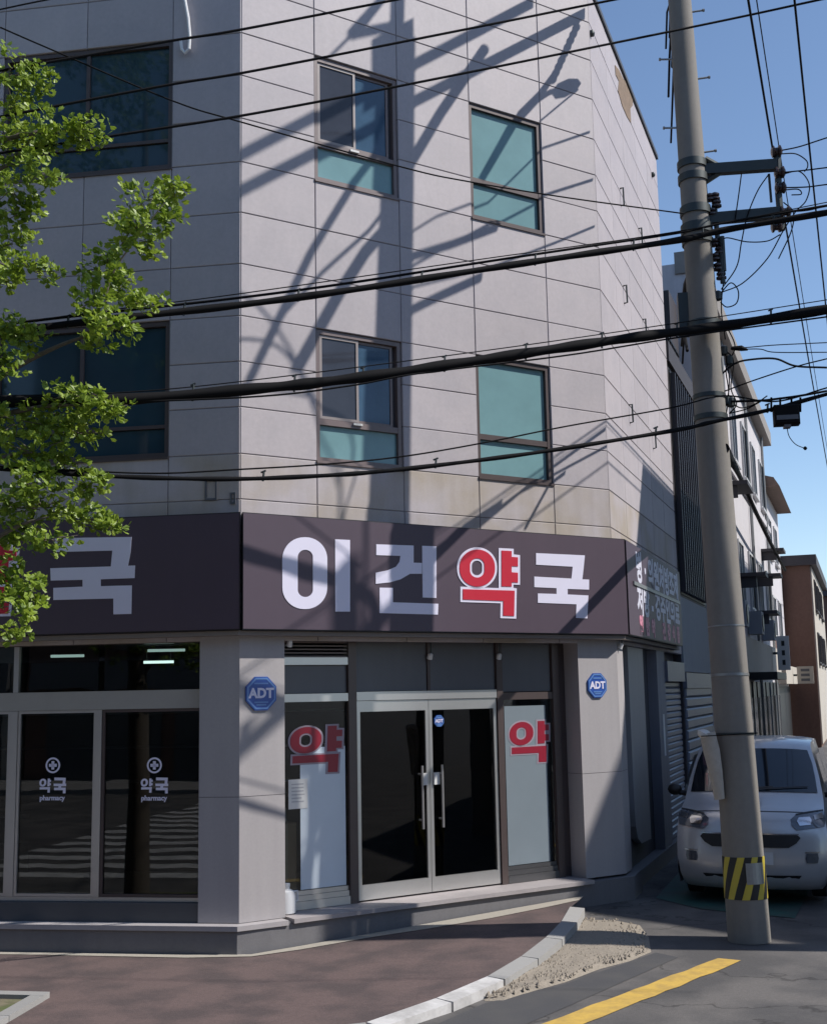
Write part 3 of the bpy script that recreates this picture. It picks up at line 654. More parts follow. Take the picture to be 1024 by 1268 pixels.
# ------------------------------------------------------------------ utility pole
PB = on_z(928, 1166, ROAD); PB = Vector((PB.x, PB.y, ROAD)); PY = PB.y
PT = on_y(841.5, 0, PY + .37); PDIR = (PT - PB) / (PT.z - PB.z)
def pax(z): return PB + PDIR * (z - PB.z)
def prad(z): return .222 - .0078 * (z - ROAD)
FP = Frame(pax(8), A3)                   # vertical plane through the pole along the main street
pole = thing('utility_pole', 'tall concrete utility pole with black and yellow hazard band and steel crossarms', 'utility pole', PB)
mb = MB(); zs = [ROAD, .6, 2, 4, 6, 8, 10, 12, 14.5]; mb.tube([pax(z) for z in zs], [prad(z) for z in zs], 28); obj('shaft', mb, POLEM, pole, smooth=40)
mb = MB(); mb.tube([pax(14.45), pax(16.6)], .075, 12); obj('top_mast', mb, STEELD, pole, smooth=40)
def band(z0, z1, e, mt, nm='band'):
    mb = MB(); mb.tube([pax(z0), pax(z1)], [prad(z0) + e, prad(z1) + e], 28); return obj(nm, mb, mt, pole, smooth=40)
def zpole(v): # height of a picture row on the pole axis
    y = PY
    for _ in range(5): z = on_y(843 + (928 - 843) * v / 1166, v, y).z; y = pax(z).y
    return z
def hazard():
    M = mat('hazard_stripes', (.5, .4, .05), .6, var=.15); N = M.node_tree.nodes; L = M.node_tree.links
    tc = N['Texture Coordinate']; sp = N.new('ShaderNodeSeparateXYZ'); L.new(tc.outputs['Object'], sp.inputs[0])
    at = N.new('ShaderNodeMath'); at.operation = 'ARCTAN2'; L.new(sp.outputs['Y'], at.inputs[0]); L.new(sp.outputs['X'], at.inputs[1])
    k = N.new('ShaderNodeMath'); k.operation = 'MULTIPLY'; k.inputs[1].default_value = 8 / 6.28318; L.new(at.outputs[0], k.inputs[0])
    q = N.new('ShaderNodeMath'); q.operation = 'MULTIPLY_ADD'; q.inputs[1].default_value = -1.9; L.new(sp.outputs['Z'], q.inputs[0]); L.new(k.outputs[0], q.inputs[2])
    fr = N.new('ShaderNodeMath'); fr.operation = 'FRACT'; L.new(q.outputs[0], fr.inputs[0])
    gt = N.new('ShaderNodeMath'); gt.operation = 'GREATER_THAN'; gt.inputs[1].default_value = .52; L.new(fr.outputs[0], gt.inputs[0])
    mx = N.new('ShaderNodeMix'); mx.data_type = 'RGBA'; mx.inputs[6].default_value = (.016, .016, .016, 1); L.new(gt.outputs[0], mx.inputs[0])
    b = N['Principled BSDF']; L.new(b.inputs['Base Color'].links[0].from_socket, mx.inputs[7]); L.new(mx.outputs[2], b.inputs['Base Color']); return M
band(zpole(1112), zpole(1060), .006, hazard(), 'hazard_band')
mb = MB(); z0, z1 = zpole(1092), zpole(1066)
for k in range(7):
    for z in (z0, z1): a = R(-100 + 9 * k); c_ = pax(z); mb.v.append(c_ + Vector((math.cos(a), math.sin(a), 0)) * (prad(z) + .011))
for k in range(6): mb.f.append([2 * k, 2 * k + 2, 2 * k + 3, 2 * k + 1])
obj('torn_sticker', mb, STEEL, pole)
for v, h, e, m_ in ((836, .03, .006, STEEL), (909, .025, .008, STEELD), (776, .015, .004, STEEL), (205, .09, .02, STEELD), (222, .09, .02, STEELD), (262, .1, .022, STEELD), (285, .12, .025, STEELD), (300, .06, .02, STEELD), (404, .1, .02, STEELD), (492, .05, .012, STEELD), (518, .06, .015, STEELD)):
    z = zpole(v); band(z - h / 2, z + h / 2, e, m_, 'clamp_band')
for u0, u1, v in ((856, 871, 14), (817, 832, 71), (862, 878, 97), (822, 838, 156), (870, 886, 188)):       # climbing pegs
    yy = pax(zpole(v)).y; a = on_y(u0, v + 2, yy); b = on_y(u1, v - 2, yy); right = u0 > 840
    c_ = pax(a.z); p0 = Vector((c_.x, c_.y, a.z)); p1 = b if right else a
    mb = MB(); mb.tube([p0 + (p1 - p0) * .1, p1], .012, 7); mb.lathe(p1, [(.02, -.01), (.02, .01)], 8, p1 - p0); obj('climbing_peg', mb, STEEL, pole)
def fp(u, v, d=0): s, z = on_frame(u, v, FP, d); return FP.P(s, d, z)
def arm(u0, v0, u1, v1, h=.065):
    a, b = fp(u0, v0), fp(u1, v1); s0, s1 = (a - FP.o).dot(FP.s), (b - FP.o).dot(FP.s); mb = MB(); mb.hexa([FP.P(s0, -.05, a.z - h), FP.P(s1, -.05, b.z - h), FP.P(s1, .05, b.z - h), FP.P(s0, .05, a.z - h), FP.P(s0, -.05, a.z + h), FP.P(s1, -.05, b.z + h), FP.P(s1, .05, b.z + h), FP.P(s0, .05, a.z + h)]); return obj('crossarm', mb, STEELD, pole)
arm(862, 211, 962, 204, .062); arm(866, 272, 968, 263, .062)
mb = MB(); mb.tube([fp(873, 196), fp(893, 207)], .035, 6); mb.tube([fp(873, 225), fp(893, 212)], .035, 6); obj('arm_bracket', mb, STEELD, pole)
mb = MB(); mb.tube([fp(956, 205), fp(963, 192), fp(964, 240), fp(968, 285)], .04, 8); mb.tube([fp(952, 215), fp(955, 250)], .015, 6); obj('insulator_rack', mb, STEELD, pole)
RACK = ((962, 187), (966, 213), (967, 232), (973, 262), (962, 280))
for u, v in RACK:
    p = fp(u, v, .03); mb = MB(); mb.lathe(p - FP.s * .07, [(.03, 0), (.07, .015), (.07, .035), (.045, .05), (.045, .075), (.07, .09), (.07, .11), (.03, .13)], 14, FP.s); obj('insulator', mb, CERAM, pole, smooth=40)
# hardware beside the shaft: vertical rack, fuses, splice cases
mb = MB(); mb.tube([fp(884, 246), fp(889, 300), fp(892, 345)], .03, 8); obj('side_rack', mb, STEELD, pole)
for u, v in ((879, 244), (885, 243), (887, 252), (881, 262), (884, 300), (886, 318), (889, 330), (893, 341), (891, 310)):
    p = fp(u, v, .02); mb = MB(); mb.lathe(p - Vector((0, 0, .05)), [(.02, 0), (.06, .01), (.06, .03), (.035, .045), (.055, .06), (.055, .08), (.02, .1)], 12); obj('insulator', mb, CERAM, pole, smooth=40)
for u, v in ((895, 315), (894, 330)):
    p = fp(u, v, .04); mb = MB(); mb.tube([p + Vector((0, 0, .22)), p - Vector((0, 0, .2))], .03, 10); obj('fuse_tube', mb, STEELD, pole)
mb = MB(); p = fp(849, 386, -.05); mb.box(Frame((p.x, p.y), A3), -.09, .12, -.1, .12, p.z - .28, p.z + .2); obj('meter_box', mb, STEELD, pole)
for u, v in ((889, 366), (896, 434), (903, 446), (900, 496), (905, 498)):
    p = fp(u, v, .03); mb = MB(); mb.lathe(p - Vector((0, 0, .06)), [(.02, 0), (.05, .015), (.05, .1), (.02, .12)], 10); obj('cable_clamp', mb, STEELD, pole)
mb = MB(); a0 = R(75); mb.tube([pax(z) + Vector((math.cos(a0), math.sin(a0), 0)) * (prad(z) + .035) for z in (4.9, 7, 9, 11, 13, 14.3)], .05, 9); obj('shadow_riser', mb, STEELD, pole)  # pipe added at the back of the shaft to thicken its shadow
# upper works above the picture; their shadows fall on the cut corner
FQ = Frame(pax(13.5), A3 - 90)                 # vertical plane through the pole, square to the main street
def sh(u, v, e=0):                      # point of that plane whose shadow falls on wall point (u, v)
    p = on_plane(u, v, FC.P(0, 0, 0), FC.n); q = p + SUNV * ((FQ.P(0, e, 0) - p).dot(FQ.n) / SUNV.dot(FQ.n)); return q
def upper(nm, px, r, par=pole, mt=None, k=9, e=0): mb = MB(); mb.tube([sh(u, v, e) for u, v in px], r, k); return obj(nm, mb, mt or STEELD, par, smooth=40)
upper('crossarm', [(280, 201), (660, 2)], .062, e=.1); upper('crossarm', [(280, 245), (724, 16)], .062, e=-.1)
upper('brace', [(600, 60), (545, 140), (494, 225)], .07); upper('brace', [(585, 88), (496, 135)], .045)
upper('brace', [(496, 30), (436, 42)], .05); upper('insulator', [(478, -8), (436, 42)], [.05, .075], mt=CERAM); upper('lead', [(436, 42), (408, 70)], .02)
mb = MB(); c_ = pax(14.3); mb.box(FQ, -.22, .2, -.16, .16, 13.9, 14.42); obj('cap_bracket', mb, STEELD, pole)
pts = [(722, 14), (708, 45), (690, 85), (668, 118), (645, 142), (604, 214)]
upper('strain_rod', pts, [.015, .02, .03, .055, .065, .05])
for k in range(9):
    a = sh(714 - 3.6 * k, 32 + 8 * k); b = sh(713 - 3.6 * k, 34.5 + 8 * k); mb = MB(); mb.lathe(a, [(.02, 0), (.055, .01), (.055, .03), (.02, .04)], 10, b - a); obj('insulator', mb, CERAM, pole)
upper('lamp_arm', [(665, 124), (680, 114), (697, 109)], .03); 
mb = MB(); a, b = sh(684, 114), sh(719, 103); ax = (b - a); L_ = ax.length; mb.lathe(a, [(.02, 0), (.075, .15 * L_), (.09, .5 * L_), (.06, .85 * L_), (.01, L_)], 12, ax); obj('lamp_head', mb, STEEL, pole, smooth=True)
# sagging service leads from the upper works
SERV = [([(490, 160), (431, 237), (385, 312), (345, 395), (309, 470)], .05), ([(492, 240), (456, 286), (400, 336), (340, 400)], .025), ([(490, 270), (452, 312), (420, 362), (368, 455)], .075),
        ([(494, 322), (560, 302), (616, 281)], .04), ([(500, 388), (545, 366), (596, 343)], .045), ([(488, 300), (540, 268), (614, 240), (672, 183), (730, 163)], .014), ([(490, 340), (600, 280), (674, 241), (734, 222)], .016), ([(492, 360), (610, 330), (688, 300), (736, 280)], .014), ([(668, 150), (716, 110)], .012),
        ([(492, 690), (590, 655), (660, 596), (750, 531)], .017), ([(500, 720), (640, 612), (752, 552)], .014), ([(470, 760), (576, 655), (600, 640), (622, 622)], [.05, .055, .06, .03]), ([(650, 655), (680, 600), (700, 585)], .02)]
for k, (px, r_) in enumerate(SERV):
    upper('service_lead', px, r_, mt=BLACK)
# second pole at the side street mouth, added unseen to widen the pole shadow
sun_h = Vector((math.sin(R(SUN_AZ)), math.cos(R(SUN_AZ)), 0)); P2 = PB + sun_h * 5.0 + Vector((sun_h.y, -sun_h.x, 0)) * .31
shadow_pole = thing('utility_pole', 'plain concrete pole added out of view at the side street mouth to widen the pole shadow', 'utility pole', P2)
mb = MB(); mb.tube([P2 + Vector((0, 0, z)) for z in (0, 3, 6, 9, 12, 13.6)], [.21, .19, .17, .15, .135, .125], 24); obj('shaft', mb, POLEM, shadow_pole, smooth=40)
mb = MB(); mb.box(Frame(P2, A3 - 90), -.7, .7, -.05, .05, 12.6, 12.72); obj('crossarm', mb, STEELD, shadow_pole)
for k in (-.6, 0, .6): mb = MB(); mb.lathe(Frame(P2, A3 - 90).P(k, 0, 12.72 + P2.z * 0), [(.03, 0), (.07, .02), (.05, .1), (.07, .12), (.03, .18)], 12); obj('insulator', mb, CERAM, shadow_pole, smooth=40)
for z in (8.0, 6.9): mb = MB(); mb.tube([P2 + Vector((0, 0, z)), P2 + Vector((0, 0, z + .1))], .19, 20); obj('clamp_band', mb, STEELD, shadow_pole)
# rolled banner tied behind the pole
rb = thing('rolled_banner', 'cream rolled-up banner tied to the utility pole', 'banner', fp(893, 985, .25))
mb = MB(); pts = [fp(u, v, .38) for u, v in ((876, 908), (881, 930), (886, 955), (891, 990))]; mb.tube(pts, [.085, .09, .075, .055], 12); obj('roll', mb, mat('banner_cloth', (.42, .38, .33), .8, var=.25, scale=12, bump=.5, bscale=25), rb, smooth=True)
mb = MB(); mb.lathe(fp(872, 913, .38), [(.03, -.03), (.08, -.01), (.095, .03), (.05, .07), (.02, .08)], 9, (.5, 0, .8)); obj('folded_end', mb, mat('banner_white', (.6, .58, .55), .8, var=.2, scale=14), rb, smooth=True)
mb = MB(); mb.tube([fp(868, 912, .47), fp(905, 910, .53), fp(938, 908, .46)], .006, 6); obj('tie', mb, BLACK, rb)

# ------------------------------------------------------------------ overhead lines
def smooth_pts(P_, n=8):
    out = []; P_ = [P_[0] * 2 - P_[1]] + P_ + [P_[-1] * 2 - P_[-2]]
    for i in range(1, len(P_) - 2):
        a, b, c, d = P_[i - 1:i + 3]
        for k in range(n):
            t = k / n; out.append(.5 * ((2 * b) + (c - a) * t + (2 * a - 5 * b + 4 * c - d) * t * t + (3 * b - a - 3 * c + d) * t ** 3))
    return out + [P_[-2]]
FPL = Frame(pax(8), 72)                      # the lines bend at the pole: towards the road ahead of the main-street wall
def fpl(u, v, d):
    F = FPL if u < 896 else FP; s, z = on_frame(u, v, F, d); return F.P(s, d, z)
def line_pts(px, d): return smooth_pts([fpl(u, v, d) for u, v in px])
def ext(P_, L0=14, L1=14, z0=.25, z1=.5):   # run on to the next poles out of sight
    return [P_[0] - FPL.s * L0 + Vector((0, 0, z0))] + P_ + [P_[-1] + FP.s * L1 + Vector((0, 0, z1))]
def wire(px, r, d, lab, nm='overhead_wire', grp=None, e=True):
    P_ = line_pts(px, d); mb = MB(); mb.tube(ext(P_) if e else P_, r, 6); o = obj(nm, mb, BLACK, smooth=True); return tag(o, lab, 'wire', grp)
GW = 'thin wires high across the upper windows'
for kk, px in enumerate(([(0, 87), (205, 51), (298, 36), (490, -1), (700, -42), (1024, -105)], [(0, 144), (206, 105), (320, 86), (600, 31), (760, -1), (1024, -52)], [(0, 189), (150, 166), (320, 139), (560, 93), (880, 28), (1024, -3)])):
    wire(px, .0135, .35, ('topmost', 'middle', 'lowest')[kk] + ' of three parallel thin wires across the third-floor windows', grp=GW)
wire([(0, 33), (55, 57), (213, 124), (300, 151), (500, 207), (578, 224), (700, 244), (846, 264)], .008, .3, 'thin wire slanting down across the windows to the upper crossarm', e=False)
wire([(0, 11), (53, 0), (150, -18), (400, -66)], .008, .35, 'thin wire at the top beside the white hose')
def bundle(lab, px, r, d, thin, nclamp, loc):
    t = thing('cable_bundle', lab, 'cable', fp(*loc, d)); P_ = line_pts(px, d); rs = [r * (1 + .12 * math.sin(i * .9)) for i in range(len(P_) + 2)]
    mb = MB(); mb.tube(ext(P_), rs, 9); obj('cable', mb, BLACK, t, smooth=True)
    for k, (q, rr_) in enumerate(thin): mb = MB(); mb.tube(ext(line_pts(q, d + .03 * k)), rr_, 6); obj('messenger_wire', mb, BLACK, t, smooth=True)
    for k in range(nclamp):
        i = int((k + .5) * len(P_) / nclamp); p = P_[i]; mb = MB(); mb.tube([p - Vector((0, 0, r * 1.2)), p + Vector((.01, 0, r + .045))], .012, 6); mb.tube([p + Vector((-.02, 0, r + .035)), p + Vector((.03, 0, r + .055))], .01, 6); obj('hanger_clamp', mb, STEELD, t)
up = lambda px, dy: [(u, v - dy) for u, v in px]
b2 = [(0, 413), (25, 408), (156, 393), (300, 377), (440, 358), (600, 333), (720, 315), (840, 297), (900, 284), (1024, 263)]
bundle('black cable bundle crossing the pole just below the crossarms', b2, .036, .3, [(up(b2, 9), .014), ([(0, 402), (156, 381), (300, 363), (600, 320), (840, 286), (1024, 250)], .006)], 9, (640, 327))
b3 = [(0, 497), (147, 495), (320, 481), (400, 473), (500, 460), (600, 445), (700, 430), (790, 417), (890, 404), (1024, 383)]
bundle('thickest black cable bundle crossing the pole at mid height', b3, .055, .33, [([(0, 490), (147, 486), (300, 472), (600, 434), (850, 398), (1024, 371)], .006), ([(0, 502), (300, 492), (430, 478), (520, 462), (700, 440), (850, 416), (1024, 392)], .01)], 9, (640, 440))
b4 = [(0, 580), (106, 588), (200, 592), (300, 593), (400, 589), (480, 583), (600, 569), (700, 555), (840, 532), (880, 523), (950, 508), (1024, 488)]
bundle('single black cable passing low over the signboard and the splice box', b4, .023, .36, [([(0, 578), (100, 583), (200, 586), (300, 581), (400, 575), (500, 565), (600, 548), (700, 528), (830, 505), (895, 490), (960, 497), (1024, 480)], .009)], 5, (640, 562))
# splice box
t = thing('splice_box', 'black splice box hanging from the low cable beside the pole', 'cable box', fp(973, 528, .36))
a, b = on_frame(957, 503, FP, .36), on_frame(990, 526, FP, .36); mb = MB(); mb.panel(FP, a[0], b[0], b[1], a[1], .29, .45, .02); obj('case', mb, BLACK, t)
mb = MB(); mb.box(FP, a[0] + .02, b[0] - .02, 0.451, .458, b[1] + .05, b[1] + .1); mb.box(FP, a[0] + .1, b[0] - .1, .31, .43, b[1] - .03, b[1] - .001); obj('lid_edge', mb, DGREY, t)
for u in (955, 966, 980, 991): mb = MB(); mb.tube([fp(u, 510, .36), fp(u, 492, .36)], .012, 6); obj('hanger', mb, BLACK, t)
mb = MB(); mb.tube(smooth_pts([fp(u, v, .36) for u, v in ((974, 527), (977, 540), (985, 550), (996, 555))]), .005, 5); mb.lathe(fp(997, 555, .36), [(.01, -.02), (.025, 0), (.01, .02)], 8); obj('dangling_lead', mb, BLACK, t)
# lines from the rack to the right, and jumpers
def wv(px, r, lab, d=.05, grp=None):
    mb = MB(); mb.tube(smooth_pts([fp(u, v, d) for u, v in px]), r, 6); return tag(obj('overhead_wire', mb, BLACK, smooth=True), lab, 'wire', grp)
GR = 'wires leaving the crossarm rack away from the building'
for kk, px in enumerate(([(966, 186), (990, 181), (1024, 170), (1100, 146)], [(970, 213), (1000, 210), (1024, 207), (1100, 198)], [(970, 232), (1000, 231), (1024, 228), (1100, 220)], [(975, 262), (1000, 260), (1024, 255), (1100, 243)])):
    wv(px, .008, 'thin wire running off from the %s insulator of the crossarm rack' % ('topmost', 'second', 'third', 'lowest')[kk], grp=GR)
jm = thing('jumper_wires', 'looping thin jumper wires around the insulator rack and pole', 'wire', fp(960, 300, .06))
for px in ([(967, 190), (985, 190), (998, 198), (1000, 206), (996, 212)], [(970, 215), (990, 212), (1002, 228), (998, 248), (985, 262), (970, 285), (950, 320), (920, 350), (893, 362)], [(952, 215), (938, 236), (925, 268), (918, 300), (912, 330), (893, 358)], [(918, 215), (914, 245), (910, 272)], [(970, 235), (988, 234), (992, 240), (980, 241)], [(966, 290), (950, 298), (925, 299), (900, 294), (893, 300)], [(970, 250), (982, 262), (980, 285), (964, 320)], [(893, 362), (905, 350), (914, 360), (912, 375), (900, 380), (892, 374)], [(898, 436), (903, 470), (900, 497), (893, 520)], [(893, 430), (908, 446), (905, 480), (912, 500), (903, 512)], [(900, 404), (910, 430), (899, 455), (902, 490), (894, 545)], [(905, 498), (918, 505), (935, 500), (950, 490)], [(903, 512), (925, 506), (942, 497)], [(890, 300), (897, 330), (893, 380), (898, 420)]):
    mb = MB(); mb.tube(smooth_pts([fp(u, v, .06) for u, v in px]), .0075, 5); obj('jumper', mb, BLACK, jm, smooth=True)
for k, px in enumerate(([(905, 431), (925, 430), (960, 427), (1024, 424)], [(907, 433), (940, 432), (960, 436), (1024, 436)], [(890, 466), (910, 450), (930, 445), (960, 444), (985, 453), (1024, 455)], [(890, 487), (930, 472), (985, 454), (1024, 444)], [(905, 497), (940, 496), (960, 494), (990, 490), (1024, 484)])):
    wv(px, (.006, .006, .012, .008, .014)[k], ('thin wire tied to the pole by a slim strain clamp', 'thin wire leaving the strain clamp and dipping slightly', 'arched black drop wire leaving the pole above the splice box', 'straight drop wire rising from the pole above the splice box', 'black tail of cable running above the splice box')[k], .1)
mb = MB(); mb.tube([fp(905, 431, .1), fp(918, 431, .1), fp(926, 433, .1)], [.02, .035, .01], 8); tag(obj('strain_clamp', mb, BLACK), 'slim black strain clamp on the thin wire at the pole', 'clamp')
# lines along the side street, passing overhead
for k, (u, v, r_) in enumerate(((956, 180, .012), (964, 178, .006), (1003, 190, .011))):
    p = fp(u, v, .1); d_ = Vector((math.sin(R(A2)), math.cos(R(A2)), 0)); mb = MB(); mb.tube([p - d_ * 10 + Vector((0, 0, .6)), p - d_ * 5 + Vector((0, 0, .2)), p, p + d_ * 10 - Vector((0, 0, .1)), p + d_ * 25, p + d_ * 60], r_, 6)
    tag(obj('overhead_wire', mb, BLACK, smooth=True), ('thicker wire along the side street touching the topmost rack insulator', 'hair-thin wire along the side street just beside the thicker one', 'outer wire along the side street standing clear of the insulator rack')[k], 'wire', 'wires along the side street')
# drop cable from the pole down along the white building
P_ = [fp(897, 555, .2)] + [FR.P(*(lambda q: (q[0], .5, q[1]))(on_frame(u, v, FR, .5))) for u, v in ((916, 590), (934, 630), (954, 672), (972, 706))]; mb = MB()
mb.tube(smooth_pts(P_), .06, 7); tag(obj('drop_cable', mb, BLACK, smooth=True), 'thick black drop cable sloping from the pole along the white facade', 'cable')

# ------------------------------------------------------------------ street tree
LEAF = None
def leaf_mat():
    M = bpy.data.materials.new('leaf'); M.use_nodes = True; t = M.node_tree; N = t.nodes; L = t.links; N.clear()
    o = N.new('ShaderNodeOutputMaterial'); d = N.new('ShaderNodeBsdfPrincipled'); tr = N.new('ShaderNodeBsdfTranslucent'); mx = N.new('ShaderNodeMixShader'); mx.inputs[0].default_value = .38
    at = N.new('ShaderNodeAttribute'); at.attribute_name = 'tone'; rp = N.new('ShaderNodeValToRGB')
    rp.color_ramp.elements[0].color = (.12, .20, .022, 1); rp.color_ramp.elements[1].color = (.34, .45, .05, 1); L.new(at.outputs['Fac'], rp.inputs[0])
    L.new(rp.outputs[0], d.inputs['Base Color']); L.new(rp.outputs[0], tr.inputs[0]); d.inputs['Roughness'].default_value = .45
    L.new(d.outputs[0], mx.inputs[1]); L.new(tr.outputs[0], mx.inputs[2]); L.new(mx.outputs[0], o.inputs[0]); return M
TP = Vector((-4.45, 11.05, hs(-4.45)))
tree = thing('street_tree', 'bright green street tree reaching over the shaded main-street wall', 'tree', TP)
BARK = mat('bark', (.13, .11, .09), .9, var=.3, scale=12, bump=.8, bscale=20)
mb = MB(); mb.tube([TP - Vector((0, 0, .05)), TP + Vector((.02, 0, 1.5)), TP + Vector((-.03, .05, 3.5)), TP + Vector((.0, 0, 6)), TP + Vector((.05, .05, 8.5)), TP + Vector((.0, 0, 11.2))], [.17, .14, .125, .1, .07, .03], 14); obj('trunk', mb, BARK, tree, smooth=True)
rnd = random.Random(11)
CL_ = [(20, 85, 50, 30, 90), (45, 100, 28, 22, 60), (15, 130, 40, 35, 80), (60, 165, 62, 22, 130), (110, 165, 36, 18, 90), (25, 185, 45, 35, 120), (50, 210, 34, 22, 70), (15, 235, 40, 28, 80), (25, 262, 38, 18, 50), (20, 300, 30, 22, 50), (38, 335, 40, 16, 80), (5, 345, 25, 14, 40),
       (215, 235, 20, 14, 45), (180, 248, 40, 18, 80), (200, 270, 30, 22, 80), (160, 285, 32, 30, 100), (185, 300, 28, 20, 60), (130, 330, 34, 24, 90), (150, 350, 42, 22, 110), (175, 375, 32, 12, 60), (115, 370, 28, 26, 80), (135, 398, 36, 18, 80), (118, 420, 20, 14, 40), (160, 408, 16, 12, 20),
       (15, 400, 28, 14, 60), (35, 420, 30, 16, 60), (10, 450, 26, 20, 50), (90, 488, 34, 18, 80), (130, 505, 42, 14, 90), (60, 515, 46, 22, 110), (20, 520, 40, 26, 90), (90, 535, 44, 20, 100), (40, 560, 50, 24, 120), (70, 585, 48, 22, 110), (110, 600, 30, 14, 70), (25, 600, 40, 26, 100),
       (50, 630, 56, 22, 130), (100, 645, 38, 16, 90), (135, 655, 18, 9, 30), (20, 655, 40, 24, 90), (60, 668, 40, 14, 60), (20, 712, 32, 24, 80), (42, 745, 20, 20, 45), (15, 750, 28, 22, 60), (20, 785, 16, 12, 30)]
cl3 = []
for u, v, ru, rv, n_ in CL_:
    y = 10.9 + rnd.uniform(-.45, .45); p = on_y(u, v, y); k = y / F_PX; cl3.append((p, ru * k, rv * k, n_))
for i in range(46):    # the rest of the crown, beyond the picture's edge
    a = rnd.uniform(0, 6.283); r_ = rnd.uniform(.4, 1.9); z = rnd.uniform(3.2, 11.8); r_ *= (1 if z < 9 else .6)
    p = TP + Vector((math.cos(a) * r_ - .35, math.sin(a) * r_, z))
    if p.x > -.342 * p.y - .25: p.x = -.342 * p.y - .3 - rnd.random() * .6
    cl3.append((p, .42, .3, 75))
V_, F_, T_ = [], [], []
def leaf(p, nrm, t, w_, l_, tone):
    b = len(V_); s_ = nrm.cross(t).normalized() * w_; V_.extend([p, p + t * l_ * .55 - s_, p + t * l_ - s_ * .55 + nrm * w_ * .25, p + t * l_ * .9 , p + t * l_ + s_ * .55 + nrm * w_ * .25, p + t * l_ * .55 + s_]); F_.append([b, b + 1, b + 2, b + 3]); F_.append([b, b + 3, b + 4, b + 5]); T_.extend([tone] * 6)
twigs = MB()
for p, rx, rz, n_ in cl3:
    spurs = max(5, n_ // 4); tone_c = rnd.uniform(-.12, .12)
    for s_ in range(spurs):
        while True:
            q = Vector((rnd.uniform(-1, 1), rnd.uniform(-1, 1), rnd.uniform(-1, 1)))
            if q.length < 1: break
        c_ = p + Vector((q.x * rx, q.y * rx * .85, q.z * rz))
        if rnd.random() < .3: twigs.tube([p + Vector((q.x * rx * .2, 0, q.z * rz * .3)), c_], [.006, .003], 4)
        for k in range(rnd.randint(7, 10)):
            d = Vector((rnd.gauss(0, 1), rnd.gauss(0, 1), rnd.gauss(.15, .8))).normalized(); n2 = Vector((rnd.gauss(0, .7) + .35, rnd.gauss(0, .7) - .2, rnd.gauss(.7, .5))).normalized()
            if abs(d.dot(n2)) > .92: continue
            leaf(c_ + d * rnd.uniform(.005, .06), n2, (d - n2 * d.dot(n2)).normalized(), rnd.uniform(.024, .04), rnd.uniform(.05, .078), min(1, max(0, .5 + tone_c + rnd.gauss(0, .22))))
me = bpy.data.meshes.new('crown'); me.from_pydata([v - TP for v in V_], [], F_); me.update(); me.attributes.new('tone', 'FLOAT', 'POINT').data.foreach_set('value', T_); me.materials.append(leaf_mat())
o = bpy.data.objects.new('crown', me); C.objects.link(o); o.parent = tree; o['_w'] = TP[:]
obj('twigs', twigs, BARK, tree)['kind'] = 'stuff'
for z0, tgt in ((2.9, (20, 735)), (3.6, (60, 640)), (4.4, (40, 560)), (5.0, (110, 503)), (5.2, (130, 410)), (6.6, (20, 335)), (7.2, (30, 200)), (7.8, (120, 165)), (8.3, (40, 95)), (5.6, (15, 410))):
    q = on_y(*tgt, 10.9); a = TP + Vector((0, 0, z0)); mb = MB(); P_ = smooth_pts([a, a.lerp(q, .4) + Vector((0, 0, .12)), a.lerp(q, .75) + Vector((0, 0, .1)), q], 5); mb.tube(P_, [.04 - .032 * i / (len(P_) - 1) for i in range(len(P_))], 7); obj('limb', mb, BARK, tree, smooth=True)
q0 = on_y(130, 410, 10.9); q1 = on_y(165, 300, 10.8); q2 = on_y(215, 237, 10.8); mb = MB(); P_ = smooth_pts([q0, on_y(135, 350, 10.85), q1, q2], 5); mb.tube(P_, [.014 - .01 * i / (len(P_) - 1) for i in range(len(P_))], 6); obj('limb', mb, BARK, tree, smooth=True)
# tree pit
pit = thing('tree_pit', 'square granite tree pit edging with bare soil inside', 'tree pit', (-4.3, 11.1, hs(-4.3)))
c0 = on_z(62, 1236, hs(-3.4)); c1 = on_z(8, 1268, hs(-3.4)); ux = Vector((-.985, .17, 0)); uy = (c1 - c0); uy.z = 0; uy.normalize()
def pitstone(a, b, out):
    mb = MB(); t_ = (b - a).normalized() * .004; h = .05
    lo = [a + t_, b - t_, b - t_ + out * .13, a + t_ + out * .13]; lo = [Vector((q.x, q.y, hs(q.x) - .03)) for q in lo]; mb.hexa(lo + [Vector((q.x, q.y, q.z + .03 + h)) for q in lo]); obj('edge_stone', mb, KERB, pit)
for k in range(2): pitstone(c0 + ux * (.75 * k), c0 + ux * (.75 * (k + 1)), uy); pitstone(c0 + uy * (.13 + .68 * k), c0 + uy * (.13 + .68 * (k + 1)), ux)
mb = MB(); qs = [c0 + ux * .13 + uy * .13, c0 + ux * 1.6 + uy * .13, c0 + ux * 1.6 + uy * 1.5, c0 + ux * .13 + uy * 1.5]; mb.sheet([Vector((q.x, q.y, hs(q.x) + .012)) for q in qs]); obj('soil', mb, mat('soil', (.16, .14, .09), .95, var=.5, scale=14, bump=.8, bscale=30, col2=(.09, .11, .04), patch=4), pit)

